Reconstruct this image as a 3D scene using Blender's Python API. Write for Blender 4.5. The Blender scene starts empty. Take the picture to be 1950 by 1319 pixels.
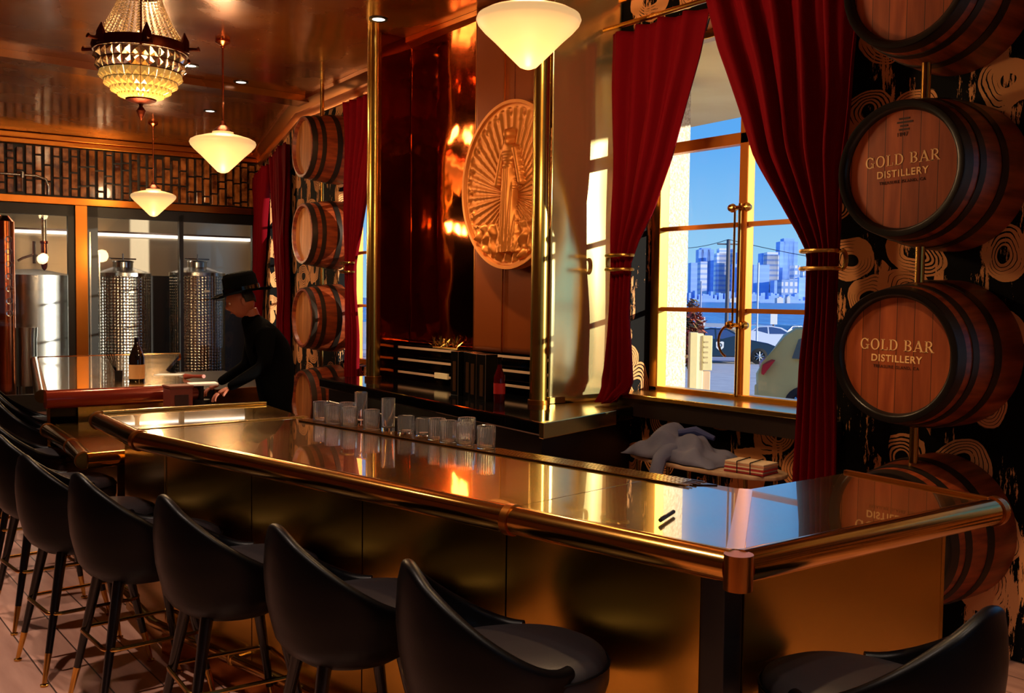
import bpy, math, random
from mathutils import Vector, Matrix, noise
random.seed(7)
D = bpy.data; S = bpy.context.scene; COL = S.collection
R = math.radians; PI = math.pi

# ---------------------------------------------------------------- camera
FPX, W, H = 1850.0, 1950.0, 1319.0
cam = D.cameras.new('camera'); co = D.objects.new('camera', cam); COL.objects.link(co)
cam.sensor_fit = 'HORIZONTAL'; cam.sensor_width = 36.0; cam.lens = 36.0 * FPX / W
cam.clip_start = 0.05; cam.clip_end = 9000
yaw = R(38.0); pit = math.atan((567.0 - H / 2) / FPX); roll = math.atan(0.0125)
f = Vector((math.sin(yaw) * math.cos(pit), math.cos(yaw) * math.cos(pit), math.sin(pit)))
r_ = Vector((math.cos(yaw), -math.sin(yaw), 0)); u_ = r_.cross(f)
r2 = r_ * math.cos(roll) + u_ * math.sin(roll); u2 = -r_ * math.sin(roll) + u_ * math.cos(roll)
M = Matrix((r2, u2, -f)).transposed().to_4x4(); M.translation = Vector((0, 0, 1.65))
co.matrix_world = M; S.camera = co

# ---------------------------------------------------------------- world, sun, exposure
S.view_settings.view_transform = 'Standard'; S.view_settings.look = 'None'
S.view_settings.exposure = 0.0; S.view_settings.gamma = 1.0; S.view_settings.use_curve_mapping = False
w = D.worlds.new('sky'); S.world = w; w.use_nodes = True
nt = w.node_tree; nt.nodes.clear()
wo = nt.nodes.new('ShaderNodeOutputWorld'); bg = nt.nodes.new('ShaderNodeBackground')
tc = nt.nodes.new('ShaderNodeTexCoord'); sp = nt.nodes.new('ShaderNodeSeparateXYZ'); cr = nt.nodes.new('ShaderNodeValToRGB')
nt.links.new(tc.outputs['Generated'], sp.inputs[0]); nt.links.new(sp.outputs['Z'], cr.inputs[0])
cr.color_ramp.elements[0].position = 0.0; cr.color_ramp.elements[0].color = (0.42, 0.76, 1.0, 1)
cr.color_ramp.elements[1].position = 0.6; cr.color_ramp.elements[1].color = (0.05, 0.22, 0.75, 1)
e = cr.color_ramp.elements.new(0.16); e.color = (0.12, 0.44, 1.0, 1)
nt.links.new(cr.outputs[0], bg.inputs[0]); bg.inputs[1].default_value = 1.0; nt.links.new(bg.outputs[0], wo.inputs[0])

def light(kind, name, loc, energy, color=(1, 1, 1), direction=(0, 0, -1), **kw):
    l = D.lights.new(name, kind); l.energy = energy; l.color = color
    for k, v in kw.items(): setattr(l, k, v)
    o = D.objects.new(name, l); COL.objects.link(o); o.location = loc
    o.rotation_euler = Vector(direction).to_track_quat('-Z', 'Y').to_euler()
    return o
light('SUN', 'sun', (12, -8, 9), 7.5, (1.0, 0.90, 0.72), (-0.55, 0.82, -0.15), angle=R(0.6))
WARM = (1.0, 0.62, 0.30); SOFT = (1.0, 0.74, 0.50)

# ---------------------------------------------------------------- materials
def lin(c):
    return tuple((x / 255 / 12.92 if x / 255 <= 0.04045 else ((x / 255 + 0.055) / 1.055) ** 2.4) for x in c) + (1,)
def mat(name, color, rough=0.5, metal=0.0, **kw):
    m = D.materials.new(name); m.use_nodes = True
    b = m.node_tree.nodes['Principled BSDF']
    b.inputs['Base Color'].default_value = color if len(color) == 4 else lin(color)
    b.inputs['Roughness'].default_value = rough; b.inputs['Metallic'].default_value = metal
    for k, v in kw.items():
        b.inputs[k.replace('_', ' ')].default_value = v
    return m
def nodes(m): return m.node_tree.nodes, m.node_tree.links, m.node_tree.nodes['Principled BSDF']
def coords(m, scale=(1, 1, 1), rot=(0, 0, 0)):
    N, L, b = nodes(m)
    t = N.new('ShaderNodeTexCoord'); mp = N.new('ShaderNodeMapping'); L.new(t.outputs['Object'], mp.inputs[0])
    mp.inputs['Scale'].default_value = scale; mp.inputs['Rotation'].default_value = rot
    return mp.outputs[0]
def bump(m, scale, strength, dist=0.01, sc=(1, 1, 1), detail=3):
    N, L, b = nodes(m)
    n = N.new('ShaderNodeTexNoise'); n.inputs['Scale'].default_value = scale; n.inputs['Detail'].default_value = detail
    L.new(coords(m, sc), n.inputs['Vector'])
    bp = N.new('ShaderNodeBump'); bp.inputs['Strength'].default_value = strength; bp.inputs['Distance'].default_value = dist
    L.new(n.outputs['Fac'], bp.inputs['Height'])
    if b.inputs['Normal'].is_linked: L.new(b.inputs['Normal'].links[0].from_socket, bp.inputs['Normal'])
    L.new(bp.outputs[0], b.inputs['Normal']); return m
def mottle(m, c1, c2, scale=3, sc=(1, 1, 1), lo=0.35, hi=0.65, detail=4):
    N, L, b = nodes(m)
    n = N.new('ShaderNodeTexNoise'); n.inputs['Scale'].default_value = scale; n.inputs['Detail'].default_value = detail
    L.new(coords(m, sc), n.inputs['Vector'])
    r = N.new('ShaderNodeValToRGB'); L.new(n.outputs['Fac'], r.inputs[0])
    r.color_ramp.elements[0].position = lo; r.color_ramp.elements[0].color = lin(c1)
    r.color_ramp.elements[1].position = hi; r.color_ramp.elements[1].color = lin(c2)
    L.new(r.outputs[0], b.inputs['Base Color']); return m
def roughmap(m, lo, hi, scale=4, sc=(1, 1, 1)):
    N, L, b = nodes(m)
    n = N.new('ShaderNodeTexNoise'); n.inputs['Scale'].default_value = scale; n.inputs['Detail'].default_value = 5
    L.new(coords(m, sc), n.inputs['Vector'])
    r = N.new('ShaderNodeMapRange'); L.new(n.outputs['Fac'], r.inputs[0])
    r.inputs['From Min'].default_value = 0.35; r.inputs['From Max'].default_value = 0.65
    r.inputs['To Min'].default_value = lo; r.inputs['To Max'].default_value = hi
    L.new(r.outputs[0], b.inputs['Roughness']); return m
def emit(name, color, strength):
    m = mat(name, color, 0.4); b = m.node_tree.nodes['Principled BSDF']
    b.inputs['Emission Color'].default_value = lin(color); b.inputs['Emission Strength'].default_value = strength
    return m

brass_top = bump(roughmap(mat('brass_top', (196, 154, 66), 0.2, 1.0, Coat_Weight=1.0, Coat_Roughness=0.02, Coat_IOR=2.3), 0.19, 0.24, 3), 2.2, 0.08, 0.012)
brass_rail = mat('brass_rail', (205, 150, 70), 0.16, 1.0)
brass_panel = bump(roughmap(mat('brass_panel', (196, 152, 62), 0.3, 1.0), 0.24, 0.27, 3, (1, 1, 4)), 1.2, 0.05, 0.01)
brass_light = mat('brass_light', (222, 190, 110), 0.24, 1.0)
brass = mat('brass', (206, 158, 78), 0.2, 1.0)
copper_trim = mat('copper_trim', (196, 120, 48), 0.28, 1.0)
copper = mat('copper', (196, 104, 60), 0.2, 1.0)
bronze = bump(mat('bronze', (88, 36, 20), 0.38, 1.0), 60, 0.4, 0.004)
mirror_brass = bump(mat('mirror_brass', (200, 104, 40), 0.07, 1.0), 1.6, 0.35, 0.03)
panel_copper = bump(mat('panel_copper', (150, 74, 26), 0.34, 0.45), 1.3, 0.1, 0.02)
gold_relief = mat('gold_relief', (222, 140, 64), 0.42, 0.6)
black_gloss = mat('black_gloss', (7, 7, 8), 0.08, 0.0)
black_satin = mat('black_satin', (9, 8, 9), 0.4)
leather = bump(mat('black_leather', (3, 2, 3), 0.38, 0.0, Specular_IOR_Level=0.14), 240, 0.12, 0.002)
seat_leather_lit = bump(mat('seat_leather_lit', (26, 21, 23), 0.42, 0.0, Specular_IOR_Level=0.4), 240, 0.12, 0.002)  # paler than the backrest leather: light on the seat put into the colour
black_leg = mat('black_leg', (7, 7, 9), 0.22)
steel = bump(mat('steel', (190, 192, 190), 0.25, 1.0), 3, 0.1, 0.02)
steel_dark = mat('steel_wall', (200, 186, 160), 0.32, 0.8)
velvet = mat('red_velvet', (104, 0, 12), 0.8, 0.0, Specular_IOR_Level=0.08, Sheen_Weight=0.04, Sheen_Roughness=0.4)
velvet.node_tree.nodes['Principled BSDF'].inputs['Sheen Tint'].default_value = lin((230, 20, 60))
bump(velvet, 14, 0.15, 0.01, (1, 1, 0.25))
iron_dark = mat('chime_iron', (26, 22, 20), 0.3, 0.4)
post_brass = mat('post_brass', (206, 168, 84), 0.24, 1.0)
iron = mat('hoop_iron', (62, 52, 46), 0.45, 0.8)
opal = emit('opal_glass', (242, 196, 130), 0.76)
milk = mat('cream_plastic', (240, 232, 210), 0.5)
white = mat('white', (238, 238, 236), 0.5)
skin = mat('skin', (150, 82, 58), 0.55)
black_cloth = mat('black_cloth', (3, 3, 4), 0.95, 0.0, Specular_IOR_Level=0.05)
hair = mat('hair', (12, 9, 8), 0.7)
rubber = mat('rubber', (16, 16, 17), 0.7)
letter_gold = mat('letter_gold', (255, 214, 150), 0.5)
ink = mat('ink_brown', (58, 26, 14), 0.7)

def glass_pane(name, tint=(1, 1, 1, 1), refl=0.06):
    m = D.materials.new(name); m.use_nodes = True; N = m.node_tree.nodes; L = m.node_tree.links; N.clear()
    o = N.new('ShaderNodeOutputMaterial'); mx = N.new('ShaderNodeMixShader'); t = N.new('ShaderNodeBsdfTransparent'); g = N.new('ShaderNodeBsdfGlossy')
    fr = N.new('ShaderNodeFresnel'); fr.inputs[0].default_value = 1.45
    t.inputs[0].default_value = tint; g.inputs['Roughness'].default_value = 0.0
    ge = N.new('ShaderNodeNewGeometry'); inv = N.new('ShaderNodeMath'); inv.operation = 'SUBTRACT'; inv.inputs[0].default_value = 1.0; L.new(ge.outputs['Backfacing'], inv.inputs[1])
    mu = N.new('ShaderNodeMath'); mu.operation = 'MULTIPLY'; L.new(fr.outputs[0], mu.inputs[0]); L.new(inv.outputs[0], mu.inputs[1])
    L.new(mu.outputs[0], mx.inputs[0]); L.new(t.outputs[0], mx.inputs[1]); L.new(g.outputs[0], mx.inputs[2]); L.new(mx.outputs[0], o.inputs[0])
    return m
pane_m = glass_pane('window_glass', (0.97, 0.98, 0.97, 1))
tumbler_m = mat('clear_glass', (252, 253, 255), 0.0, 0.0, Transmission_Weight=0.97, IOR=1.45)
crystal_m = mat('crystal', (255, 236, 200), 0.02, 0.0, Transmission_Weight=0.85, IOR=1.6)
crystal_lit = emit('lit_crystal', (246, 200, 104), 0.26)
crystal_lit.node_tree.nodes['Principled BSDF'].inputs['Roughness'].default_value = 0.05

def make_wallpaper():
    m = mat('brushstroke_wallpaper', (5, 4, 5), 0.75, 0.0, Specular_IOR_Level=0.12); N, L, b = nodes(m)
    t = N.new('ShaderNodeTexCoord'); s = N.new('ShaderNodeSeparateXYZ'); L.new(t.outputs['Object'], s.inputs[0])
    ad = N.new('ShaderNodeMath'); ad.operation = 'SUBTRACT'; L.new(s.outputs['Y'], ad.inputs[0]); L.new(s.outputs['X'], ad.inputs[1])
    c = N.new('ShaderNodeCombineXYZ'); L.new(ad.outputs[0], c.inputs[0]); L.new(s.outputs['Z'], c.inputs[1])
    n1 = N.new('ShaderNodeTexNoise'); n1.inputs['Scale'].default_value = 1.9; n1.inputs['Detail'].default_value = 2; L.new(c.outputs[0], n1.inputs['Vector'])
    mixv = N.new('ShaderNodeVectorMath'); mixv.operation = 'MULTIPLY_ADD'; L.new(n1.outputs['Color'], mixv.inputs[0]); mixv.inputs[1].default_value = (0.34, 0.34, 0); L.new(c.outputs[0], mixv.inputs[2])
    v = N.new('ShaderNodeTexVoronoi'); v.voronoi_dimensions = '2D'; v.inputs['Scale'].default_value = 3.0; v.inputs['Randomness'].default_value = 0.75; L.new(mixv.outputs[0], v.inputs['Vector'])
    # brush rings
    def math_(op, a, bb=None, cc=None):
        n = N.new('ShaderNodeMath'); n.operation = op
        for i, x in enumerate((a, bb, cc)):
            if x is None: continue
            if isinstance(x, (int, float)): n.inputs[i].default_value = x
            else: L.new(x, n.inputs[i])
        return n.outputs[0]
    d = v.outputs['Distance']
    n2 = N.new('ShaderNodeTexNoise'); n2.inputs['Scale'].default_value = 9; n2.inputs['Detail'].default_value = 4; L.new(c.outputs[0], n2.inputs['Vector'])
    n3 = N.new('ShaderNodeTexNoise'); n3.inputs['Scale'].default_value = 2.6; n3.inputs['Detail'].default_value = 1; L.new(c.outputs[0], n3.inputs['Vector'])
    streak = math_('SINE', math_('ADD', math_('MULTIPLY', d, 110), math_('MULTIPLY', n2.outputs['Fac'], 9)))
    dry = math_('MULTIPLY', n3.outputs['Fac'], 2.6)
    bandA = math_('GREATER_THAN', d, 0.12); bandB = math_('LESS_THAN', math_('ADD', d, math_('MULTIPLY', n2.outputs['Fac'], 0.14)), 0.47)
    sep = N.new('ShaderNodeSeparateColor'); L.new(v.outputs['Color'], sep.inputs[0])
    cellon = math_('GREATER_THAN', sep.outputs[0], 0.08)
    ring = math_('MULTIPLY', math_('MULTIPLY', bandA, bandB), cellon)
    ink_ = math_('GREATER_THAN', math_('ADD', streak, math_('SUBTRACT', math_('MULTIPLY', dry, 1.6), 1.2)), 0.15)
    a = math_('MULTIPLY', ring, ink_)
    # vertical dragged strokes
    mp = N.new('ShaderNodeMapping'); mp.inputs['Scale'].default_value = (7.0, 1.1, 1); L.new(c.outputs[0], mp.inputs[0])
    n4 = N.new('ShaderNodeTexNoise'); n4.inputs['Scale'].default_value = 1.0; n4.inputs['Detail'].default_value = 8; n4.inputs['Roughness'].default_value = 0.75; L.new(mp.outputs[0], n4.inputs['Vector'])
    sel = math_('GREATER_THAN', n1.outputs['Fac'], 0.47)
    drag = math_('MULTIPLY', math_('GREATER_THAN', n4.outputs['Fac'], 0.55), sel)
    fac = math_('MAXIMUM', a, drag)
    mx = N.new('ShaderNodeMix'); mx.data_type = 'RGBA'; L.new(fac, mx.inputs[0])
    mx.inputs[6].default_value = lin((6, 4, 5)); mx.inputs[7].default_value = lin((226, 160, 104))
    L.new(mx.outputs[2], b.inputs['Base Color'])
    return m
wallpaper = make_wallpaper()

def make_wood(name, c1, c2, plank, sc, rough=0.55, axis=1):
    """wood with plank/stave joints across one axis and grain along z or y"""
    m = mottle(mat(name, c1, rough), c1, c2, 3.0, sc, 0.3, 0.7, 6)
    N, L, b = nodes(m)
    t = N.new('ShaderNodeTexCoord'); s = N.new('ShaderNodeSeparateXYZ'); L.new(t.outputs['Object'], s.inputs[0])
    mu = N.new('ShaderNodeMath'); mu.operation = 'MULTIPLY'; mu.inputs[1].default_value = 1 / plank; L.new(s.outputs[axis], mu.inputs[0])
    fr = N.new('ShaderNodeMath'); fr.operation = 'FRACT'; L.new(mu.outputs[0], fr.inputs[0])
    lt = N.new('ShaderNodeMath'); lt.operation = 'LESS_THAN'; lt.inputs[1].default_value = 0.035; L.new(fr.outputs[0], lt.inputs[0])
    fl = N.new('ShaderNodeMath'); fl.operation = 'FLOOR'; L.new(mu.outputs[0], fl.inputs[0])
    wn = N.new('ShaderNodeTexWhiteNoise'); wn.noise_dimensions = '1D'; L.new(fl.outputs[0], wn.inputs['W'])
    mr = N.new('ShaderNodeMapRange'); L.new(wn.outputs['Value'], mr.inputs[0]); mr.inputs['To Min'].default_value = 0.72; mr.inputs['To Max'].default_value = 1.1
    src = b.inputs['Base Color'].links[0].from_socket
    m1 = N.new('ShaderNodeMix'); m1.data_type = 'RGBA'; m1.blend_type = 'MULTIPLY'; m1.inputs[0].default_value = 1; L.new(src, m1.inputs[6]); L.new(mr.outputs[0], m1.inputs[7])
    m2 = N.new('ShaderNodeMix'); m2.data_type = 'RGBA'; L.new(lt.outputs[0], m2.inputs[0]); L.new(m1.outputs[2], m2.inputs[6]); m2.inputs[7].default_value = lin(tuple(int(x * 0.35) for x in c1))
    L.new(m2.outputs[2], b.inputs['Base Color']); return m
head_wood = make_wood('barrel_head_wood', (148, 66, 30), (190, 96, 48), 0.085, (1, 9, 1), 0.5, 1)
head_wood_pale = make_wood('barrel_head_wood_pale', (176, 104, 50), (214, 140, 76), 0.085, (1, 9, 1), 0.5, 1)
stave_wood = mottle(mat('stave_wood', (110, 44, 20), 0.38), (92, 32, 14), (150, 66, 30), 4, (0.6, 6, 6))
table_wood = mottle(mat('table_wood', (190, 160, 130), 0.35), (170, 138, 108), (205, 178, 150), 6, (6, 1, 1))
floor_wood = make_wood('floor_planks', (176, 128, 110), (205, 156, 136), 0.19, (6, 0.8, 1), 0.3, 0)

# ---------------------------------------------------------------- mesh builder
class MB:
    def __init__(s): s.v = []; s.f = []; s.T = None
    def add(s, vs, fs):
        n = len(s.v); s.v += [Vector(p) for p in vs]; s.f += [tuple(i + n for i in q) for q in fs]; return s
    def box(s, a, b):
        x0, y0, z0 = [min(a[i], b[i]) for i in range(3)]; x1, y1, z1 = [max(a[i], b[i]) for i in range(3)]
        return s.add([(x0, y0, z0), (x1, y0, z0), (x1, y1, z0), (x0, y1, z0), (x0, y0, z1), (x1, y0, z1), (x1, y1, z1), (x0, y1, z1)],
                     [(0, 3, 2, 1), (4, 5, 6, 7), (0, 1, 5, 4), (1, 2, 6, 5), (2, 3, 7, 6), (3, 0, 4, 7)])
    def prism(s, pts, z0, z1):
        n = len(pts)
        return s.add([(p[0], p[1], z0) for p in pts] + [(p[0], p[1], z1) for p in pts],
                     [tuple(range(n - 1, -1, -1)), tuple(range(n, 2 * n))] + [(i, (i + 1) % n, n + (i + 1) % n, n + i) for i in range(n)])
    def hull2(s, pa, pb):
        """loft between two matching loops, capped"""
        n = len(pa)
        return s.add(list(pa) + list(pb), [tuple(range(n - 1, -1, -1)), tuple(range(n, 2 * n))] + [(i, (i + 1) % n, n + (i + 1) % n, n + i) for i in range(n)])
    def lathe(s, prof, o=(0, 0, 0), seg=24, axis='z', close=False):
        vs = []; fs = []; n = len(prof)
        for i in range(seg):
            a = 2 * PI * i / seg; c, d = math.cos(a), math.sin(a)
            for (r, z) in prof:
                if axis == 'z': p = (r * c, r * d, z)
                elif axis == 'x': p = (z, r * c, r * d)
                else: p = (r * d, z, r * c)
                vs.append((p[0] + o[0], p[1] + o[1], p[2] + o[2]))
        for i in range(seg):
            j = (i + 1) % seg
            for k in range(n - 1 + (1 if close else 0)):
                k2 = (k + 1) % n
                fs.append((i * n + k, j * n + k, j * n + k2, i * n + k2))
        return s.add(vs, fs)
    def tube(s, pts, r, seg=10, closed=False, caps=True):
        pts = [Vector(p) for p in pts]; n = len(pts); rs = r if isinstance(r, (list, tuple)) else [r] * n
        vs = []; fs = []; prev = None
        for i, p in enumerate(pts):
            a = pts[(i - 1) % n] if (closed or i > 0) else p; b = pts[(i + 1) % n] if (closed or i < n - 1) else p
            t = (b - a).normalized()
            if prev is None:
                up = Vector((0, 0, 1)) if abs(t.z) < 0.9 else Vector((1, 0, 0)); x = t.cross(up).normalized()
            else: x = (prev - t * prev.dot(t)).normalized()
            prev = x; y = t.cross(x)
            for k in range(seg):
                q = 2 * PI * k / seg; vs.append(p + x * math.cos(q) * rs[i] + y * math.sin(q) * rs[i])
        for i in range(n if closed else n - 1):
            j = (i + 1) % n
            for k in range(seg):
                l = (k + 1) % seg; fs.append((i * seg + k, i * seg + l, j * seg + l, j * seg + k))
        if caps and not closed: fs.append(tuple(range(seg - 1, -1, -1))); fs.append(tuple(range((n - 1) * seg, n * seg)))
        return s.add(vs, fs)
    def grid(s, P, nu, nv, wrapu=False):
        vs = [P(i, j) for i in range(nu) for j in range(nv)]; fs = []
        for i in range(nu if wrapu else nu - 1):
            for j in range(nv - 1):
                k = (i + 1) % nu; fs.append((i * nv + j, k * nv + j, k * nv + j + 1, i * nv + j + 1))
        return s.add(vs, fs)
    def xf(s, m):
        s.v = [m @ p for p in s.v]; return s
    def build(s, name, m, parent=None, smooth=False, bev=0, sharp=35, solid=0, sub=0, loc=None):
        me = D.meshes.new(name); me.from_pydata([tuple(p) for p in s.v], [], s.f); me.validate(); me.update()
        me.materials.append(m)
        o = D.objects.new(name, me); COL.objects.link(o)
        if loc is not None: o.location = loc
        if smooth:
            me.polygons.foreach_set('use_smooth', [True] * len(me.polygons)); 
            try: me.set_sharp_from_angle(angle=R(sharp))
            except Exception: pass
        if solid:
            q = o.modifiers.new('s', 'SOLIDIFY'); q.thickness = solid; q.offset = 0
        if sub:
            q = o.modifiers.new('u', 'SUBSURF'); q.levels = sub; q.render_levels = sub
        if bev:
            q = o.modifiers.new('b', 'BEVEL'); q.width = bev; q.segments = 2; q.limit_method = 'ANGLE'; q.angle_limit = R(40)
        if parent is not None: o.parent = parent
        return o
def tag(o, label, cat, group=None, kind=None):
    if label: o['label'] = label
    if cat: o['category'] = cat
    if group: o['group'] = group
    if kind: o['kind'] = kind
    return o
def struct(o, label=None): o['kind'] = 'structure'; return o
def empty(name, loc, label, cat, group=None, rz=0):
    o = D.objects.new(name, None); COL.objects.link(o); o.location = loc; o.rotation_euler = (0, 0, rz); o.empty_display_size = 0.1
    return tag(o, label, cat, group)
def kids(o, table):
    return table.get(o.name, [])
def copy_tree(o, loc, label, rz=None, group=None):
    tbl = {}
    for q in D.objects:
        if q.parent: tbl.setdefault(q.parent.name, []).append(q)
    def cp(q, par):
        c = q.copy(); COL.objects.link(c)
        if par is not None: c.parent = par; c.matrix_parent_inverse = q.matrix_parent_inverse.copy()
        for ch in tbl.get(q.name, []): cp(ch, c)
        return c
    r = cp(o, None); r.location = loc; r['label'] = label
    if rz is not None: r.rotation_euler = (0, 0, rz)
    if group: r['group'] = group
    return r
def lerp(a, b, t): return a + (b - a) * t
def interp(pts, x):
    pts = sorted(pts)
    if x <= pts[0][0]: return pts[0][1]
    for (a, b), (c, d) in zip(pts, pts[1:]):
        if x <= c:
            t = (x - a) / (c - a); return lerp(b, d, t)
    return pts[-1][1]

exec_parts = []
# ================================================================= SETTING
CZ = 3.8
WX = 4.57                                    # inner face of the window wall
fl = MB().box((-4.5, -4, -0.12), (7.2, 14.9, 0)); struct(fl.build('floor', floor_wood))
ceil_m = bump(roughmap(mottle(mat('ceiling_lacquer', (120, 62, 18), 0.25, 0.55, Coat_Weight=0.4, Coat_Roughness=0.12), (92, 36, 10), (140, 82, 26), 0.9, (1, 1, 1)), 0.16, 0.34, 1.5), 1.0, 0.25, 0.05)
cm = MB().box((-4.5, -4, CZ), (7.5, 9.85, CZ + 0.1)); cm.box((-4.5, 9.85, CZ + 0.0), (7.5, 15.2, CZ + 0.1)); struct(cm.build('ceiling', ceil_m))
beam = MB().prism([(-4.5, 9.6), (4.86, 9.72), (4.86, 10.02), (-4.5, 9.9)], CZ - 0.07, CZ - 0.001); struct(beam.build('trim_1', ceil_m))
# right wall with the window opening y 3.08..4.58, z 1.04..3.34
wy0, wy1, wz0, wz1 = 3.08, 4.58, 1.04, 3.34
WT = 0.28
m = MB(); m.box((WX, -4, 0), (WX + WT, .22, CZ)); m.box((WX, 1.72, 0), (WX + WT, wy0, CZ)); m.box((WX, .22, 0), (WX + WT, 1.72, wz0)); m.box((WX, .22, wz1), (WX + WT, 1.72, CZ)); m.box((WX, wy1, 0), (WX + WT, 7.2, CZ)); m.box((WX, wy0, 0), (WX + WT, wy1, wz0)); m.box((WX, wy0, wz1), (WX + WT, wy1, CZ))
struct(m.build('wall_right', wallpaper))
# left-of-niche facet, turned 4 degrees, with a second window behind the far curtains
def facet(name, p0, p1, openings, mtl, t=0.28):
    """wall from p0 to p1 (inner face on the left side of travel) with openings (s0,s1,z0,z1)"""
    p0 = Vector(p0); p1 = Vector(p1); d = (p1 - p0); Ln = d.length; d.normalize(); n = Vector((d.y, -d.x))
    m = MB()
    def blk(s0, s1, z0, z1):
        a = p0 + d * s0; b = p0 + d * s1; m.prism([a, a + n * t, b + n * t, b][::1], z0, z1)
    s = 0
    for (s0, s1, z0, z1) in openings:
        blk(s, s0, 0, CZ); blk(s0, s1, 0, z0); blk(s0, s1, z1, CZ); s = s1
    blk(s, Ln, 0, CZ)
    return struct(m.build(name, mtl)), d, n
a4, a16 = R(4), R(16)
F0 = (4.66, 7.2); F1 = (4.99 - 0.09, 10.21)
_, dF, nF = facet('wall_right_middle', F0, F1, [(0.72, 1.92, 0.95, 3.3)], wallpaper)
G0 = F1; G1 = (6.28, 14.5)
_, dG, nG = facet('wall_right_far', G0, G1, [(1.5, 3.0, 0.7, 3.1)], wallpaper)
dark_wall = mat('brown_wall', (120, 62, 34), 0.5)
struct(MB().box((-4.6, -4, 0), (-4.5, 15.2, CZ)).build('wall_left', dark_wall))
m = MB(); m.box((-4.5, -4.1, 0), (0.2, -4.0, CZ)); m.box((3.8, -4.1, 0), (7.2, -4.0, CZ)); m.box((0.2, -4.1, 0), (3.8, -4.0, .9)); m.box((0.2, -4.1, 3.3), (3.8, -4.0, CZ)); struct(m.build('wall_front', dark_wall))
root = D.objects.new('window_6', None); COL.objects.link(root); struct(root)
m = MB()
for x in (.2, 1.38, 2.56, 3.74): m.box((x, -4.08, .9), (x + .06, -4.02, 3.3))
for z in (.9, 1.7, 2.5, 3.24): m.box((.2, -4.075, z), (3.8, -4.025, z + .05))
m.build('window_frame', mat('front_frame', (120, 74, 34), .4), root); MB().box((.22, -4.052, .92), (3.78, -4.047, 3.28)).build('pane', pane_m, root)
# back wall frame axes
aB = R(96); dB = Vector((math.sin(aB), math.cos(aB))); nB = Vector((-dB.y, dB.x)); nB = nB if nB.y > 0 else -nB
OB = Vector((6.2, 14.2))
def B(s, dep, z): p = OB + dB * s + nB * dep; return (p.x, p.y, z)
def bbox_(m, s0, s1, d0, d1, z0, z1):
    pts = [B(s0, d0, 0), B(s1, d0, 0), B(s1, d1, 0), B(s0, d1, 0)]
    return m.prism([(p[0], p[1]) for p in pts], z0, z1)
m = MB(); bbox_(m, -11, 0.6, 0.0, 0.15, 3.7, CZ); bbox_(m, -11, 0.6, 0.06, 0.15, 2.85, 3.7); bbox_(m, -0.02, 0.6, 0, 0.15, 0, 2.85); bbox_(m, -11, -5.4, 0, 0.15, 0, 2.85); bbox_(m, -5.4, -0.02, 0, 0.15, 0, 0.12)
struct(m.build('wall_back', black_satin))
# still-house behind the glass
m = MB(); bbox_(m, -6.2, 0.9, 2.6, 2.7, 1.95, CZ); struct(m.build('wall_stillhouse', steel_dark))
m = MB(); bbox_(m, -6.2, 0.9, 2.55, 2.7, 0, 1.95); struct(m.build('wall_stillhouse_lower', mat('stillhouse_shade', (14, 13, 12), 0.4)))  # near-black lower half: the room's darkness put into the wall colour
m = MB(); bbox_(m, -6.2, 0.9, 0.15, 2.7, -0.1, 0); struct(m.build('floor_stillhouse', mat('concrete_floor', (70, 66, 60), 0.3)))
m = MB(); bbox_(m, -6.2, 0.9, 0.15, 2.7, CZ, CZ + .1); struct(m.build('ceiling_stillhouse', dark_wall))
m = MB(); bbox_(m, -6.3, -6.2, 0.15, 2.7, 0, CZ); bbox_(m, 0.9, 1.0, 0.15, 2.7, 0, CZ); struct(m.build('wall_stillhouse_side', steel_dark))

# glossy amber block strip above the glazing
blockm = mottle(mat('amber_block', (150, 84, 40), 0.16, 0.0, Coat_Weight=0.6), (86, 40, 18), (196, 122, 62), 7, (1, 1, 1))
m = MB(); s = -5.3; ci = 0
while s < -0.1:
    wd = 0.075; z = 2.98 + random.uniform(-0.12, 0)
    while z < 3.62:
        hh = random.choice((0.08, 0.2, 0.24, 0.27))
        z0 = max(z, 2.98); z1 = min(z + hh, 3.63)
        if z1 - z0 > 0.03: bbox_(m, s, s + wd, -0.055, 0.06, z0, z1)
        z += hh + 0.022
    s += wd + 0.038; ci += 1
struct(m.build('trim_2', blockm, bev=0.006))
m = MB(); bbox_(m, -5.6, 0.0, -0.05, 0.06, 3.65, 3.72); bbox_(m, -5.6, 0.0, -0.1, 0.06, 3.72, 3.797); struct(m.build('trim_3', copper_trim, bev=0.01))
# brass lintel + mullion post of the back glazing
m = MB(); bbox_(m, -5.6, -0.02, -0.04, 0.14, 2.86, 2.96); bbox_(m, -2.66, -2.5, -0.04, 0.1, 0.12, 2.86); struct(m.build('trim_4', copper_trim, bev=0.006))
# window_2/3 : black frames of the back glazing
def glazing(idx, s0, s1, mull, fr=0.09):
    root = D.objects.new('window_%d' % idx, None); COL.objects.link(root); struct(root)
    m = MB()
    for (a, b, c, d) in [(s0, s0 + fr, 0.12, 2.85), (s1 - fr, s1, 0.12, 2.85), (s0, s1, 2.71, 2.85), (s0, s1, 0.12, 0.24)] + [(q - 0.03, q + 0.03, 0.12, 2.8) for q in mull]:
        bbox_(m, a, b, 0.0, 0.1, c, d)
    fo = m.build('window_frame', black_satin, root)
    es = [s0 + fr] + list(mull) + [s1 - fr]
    for a, b in zip(es, es[1:]):
        g = MB(); bbox_(g, a, b, 0.05, 0.058, 0.24, 2.71); g.build('pane', glass_pane('back_glass'), root)
glazing(3, -4.9, -2.66, []); glazing(4, -2.50, -0.02, [-1.215], 0.14)
m = MB(); bbox_(m, -2.475, -2.455, -0.012, 0.0, 0.3, 2.5); bbox_(m, -2.352, -2.338, -0.012, 0.0, 0.3, 2.2)
struct(m.build('trim_5', mat('bright_edge', (215, 215, 205), 0.2, 1.0)))

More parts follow.
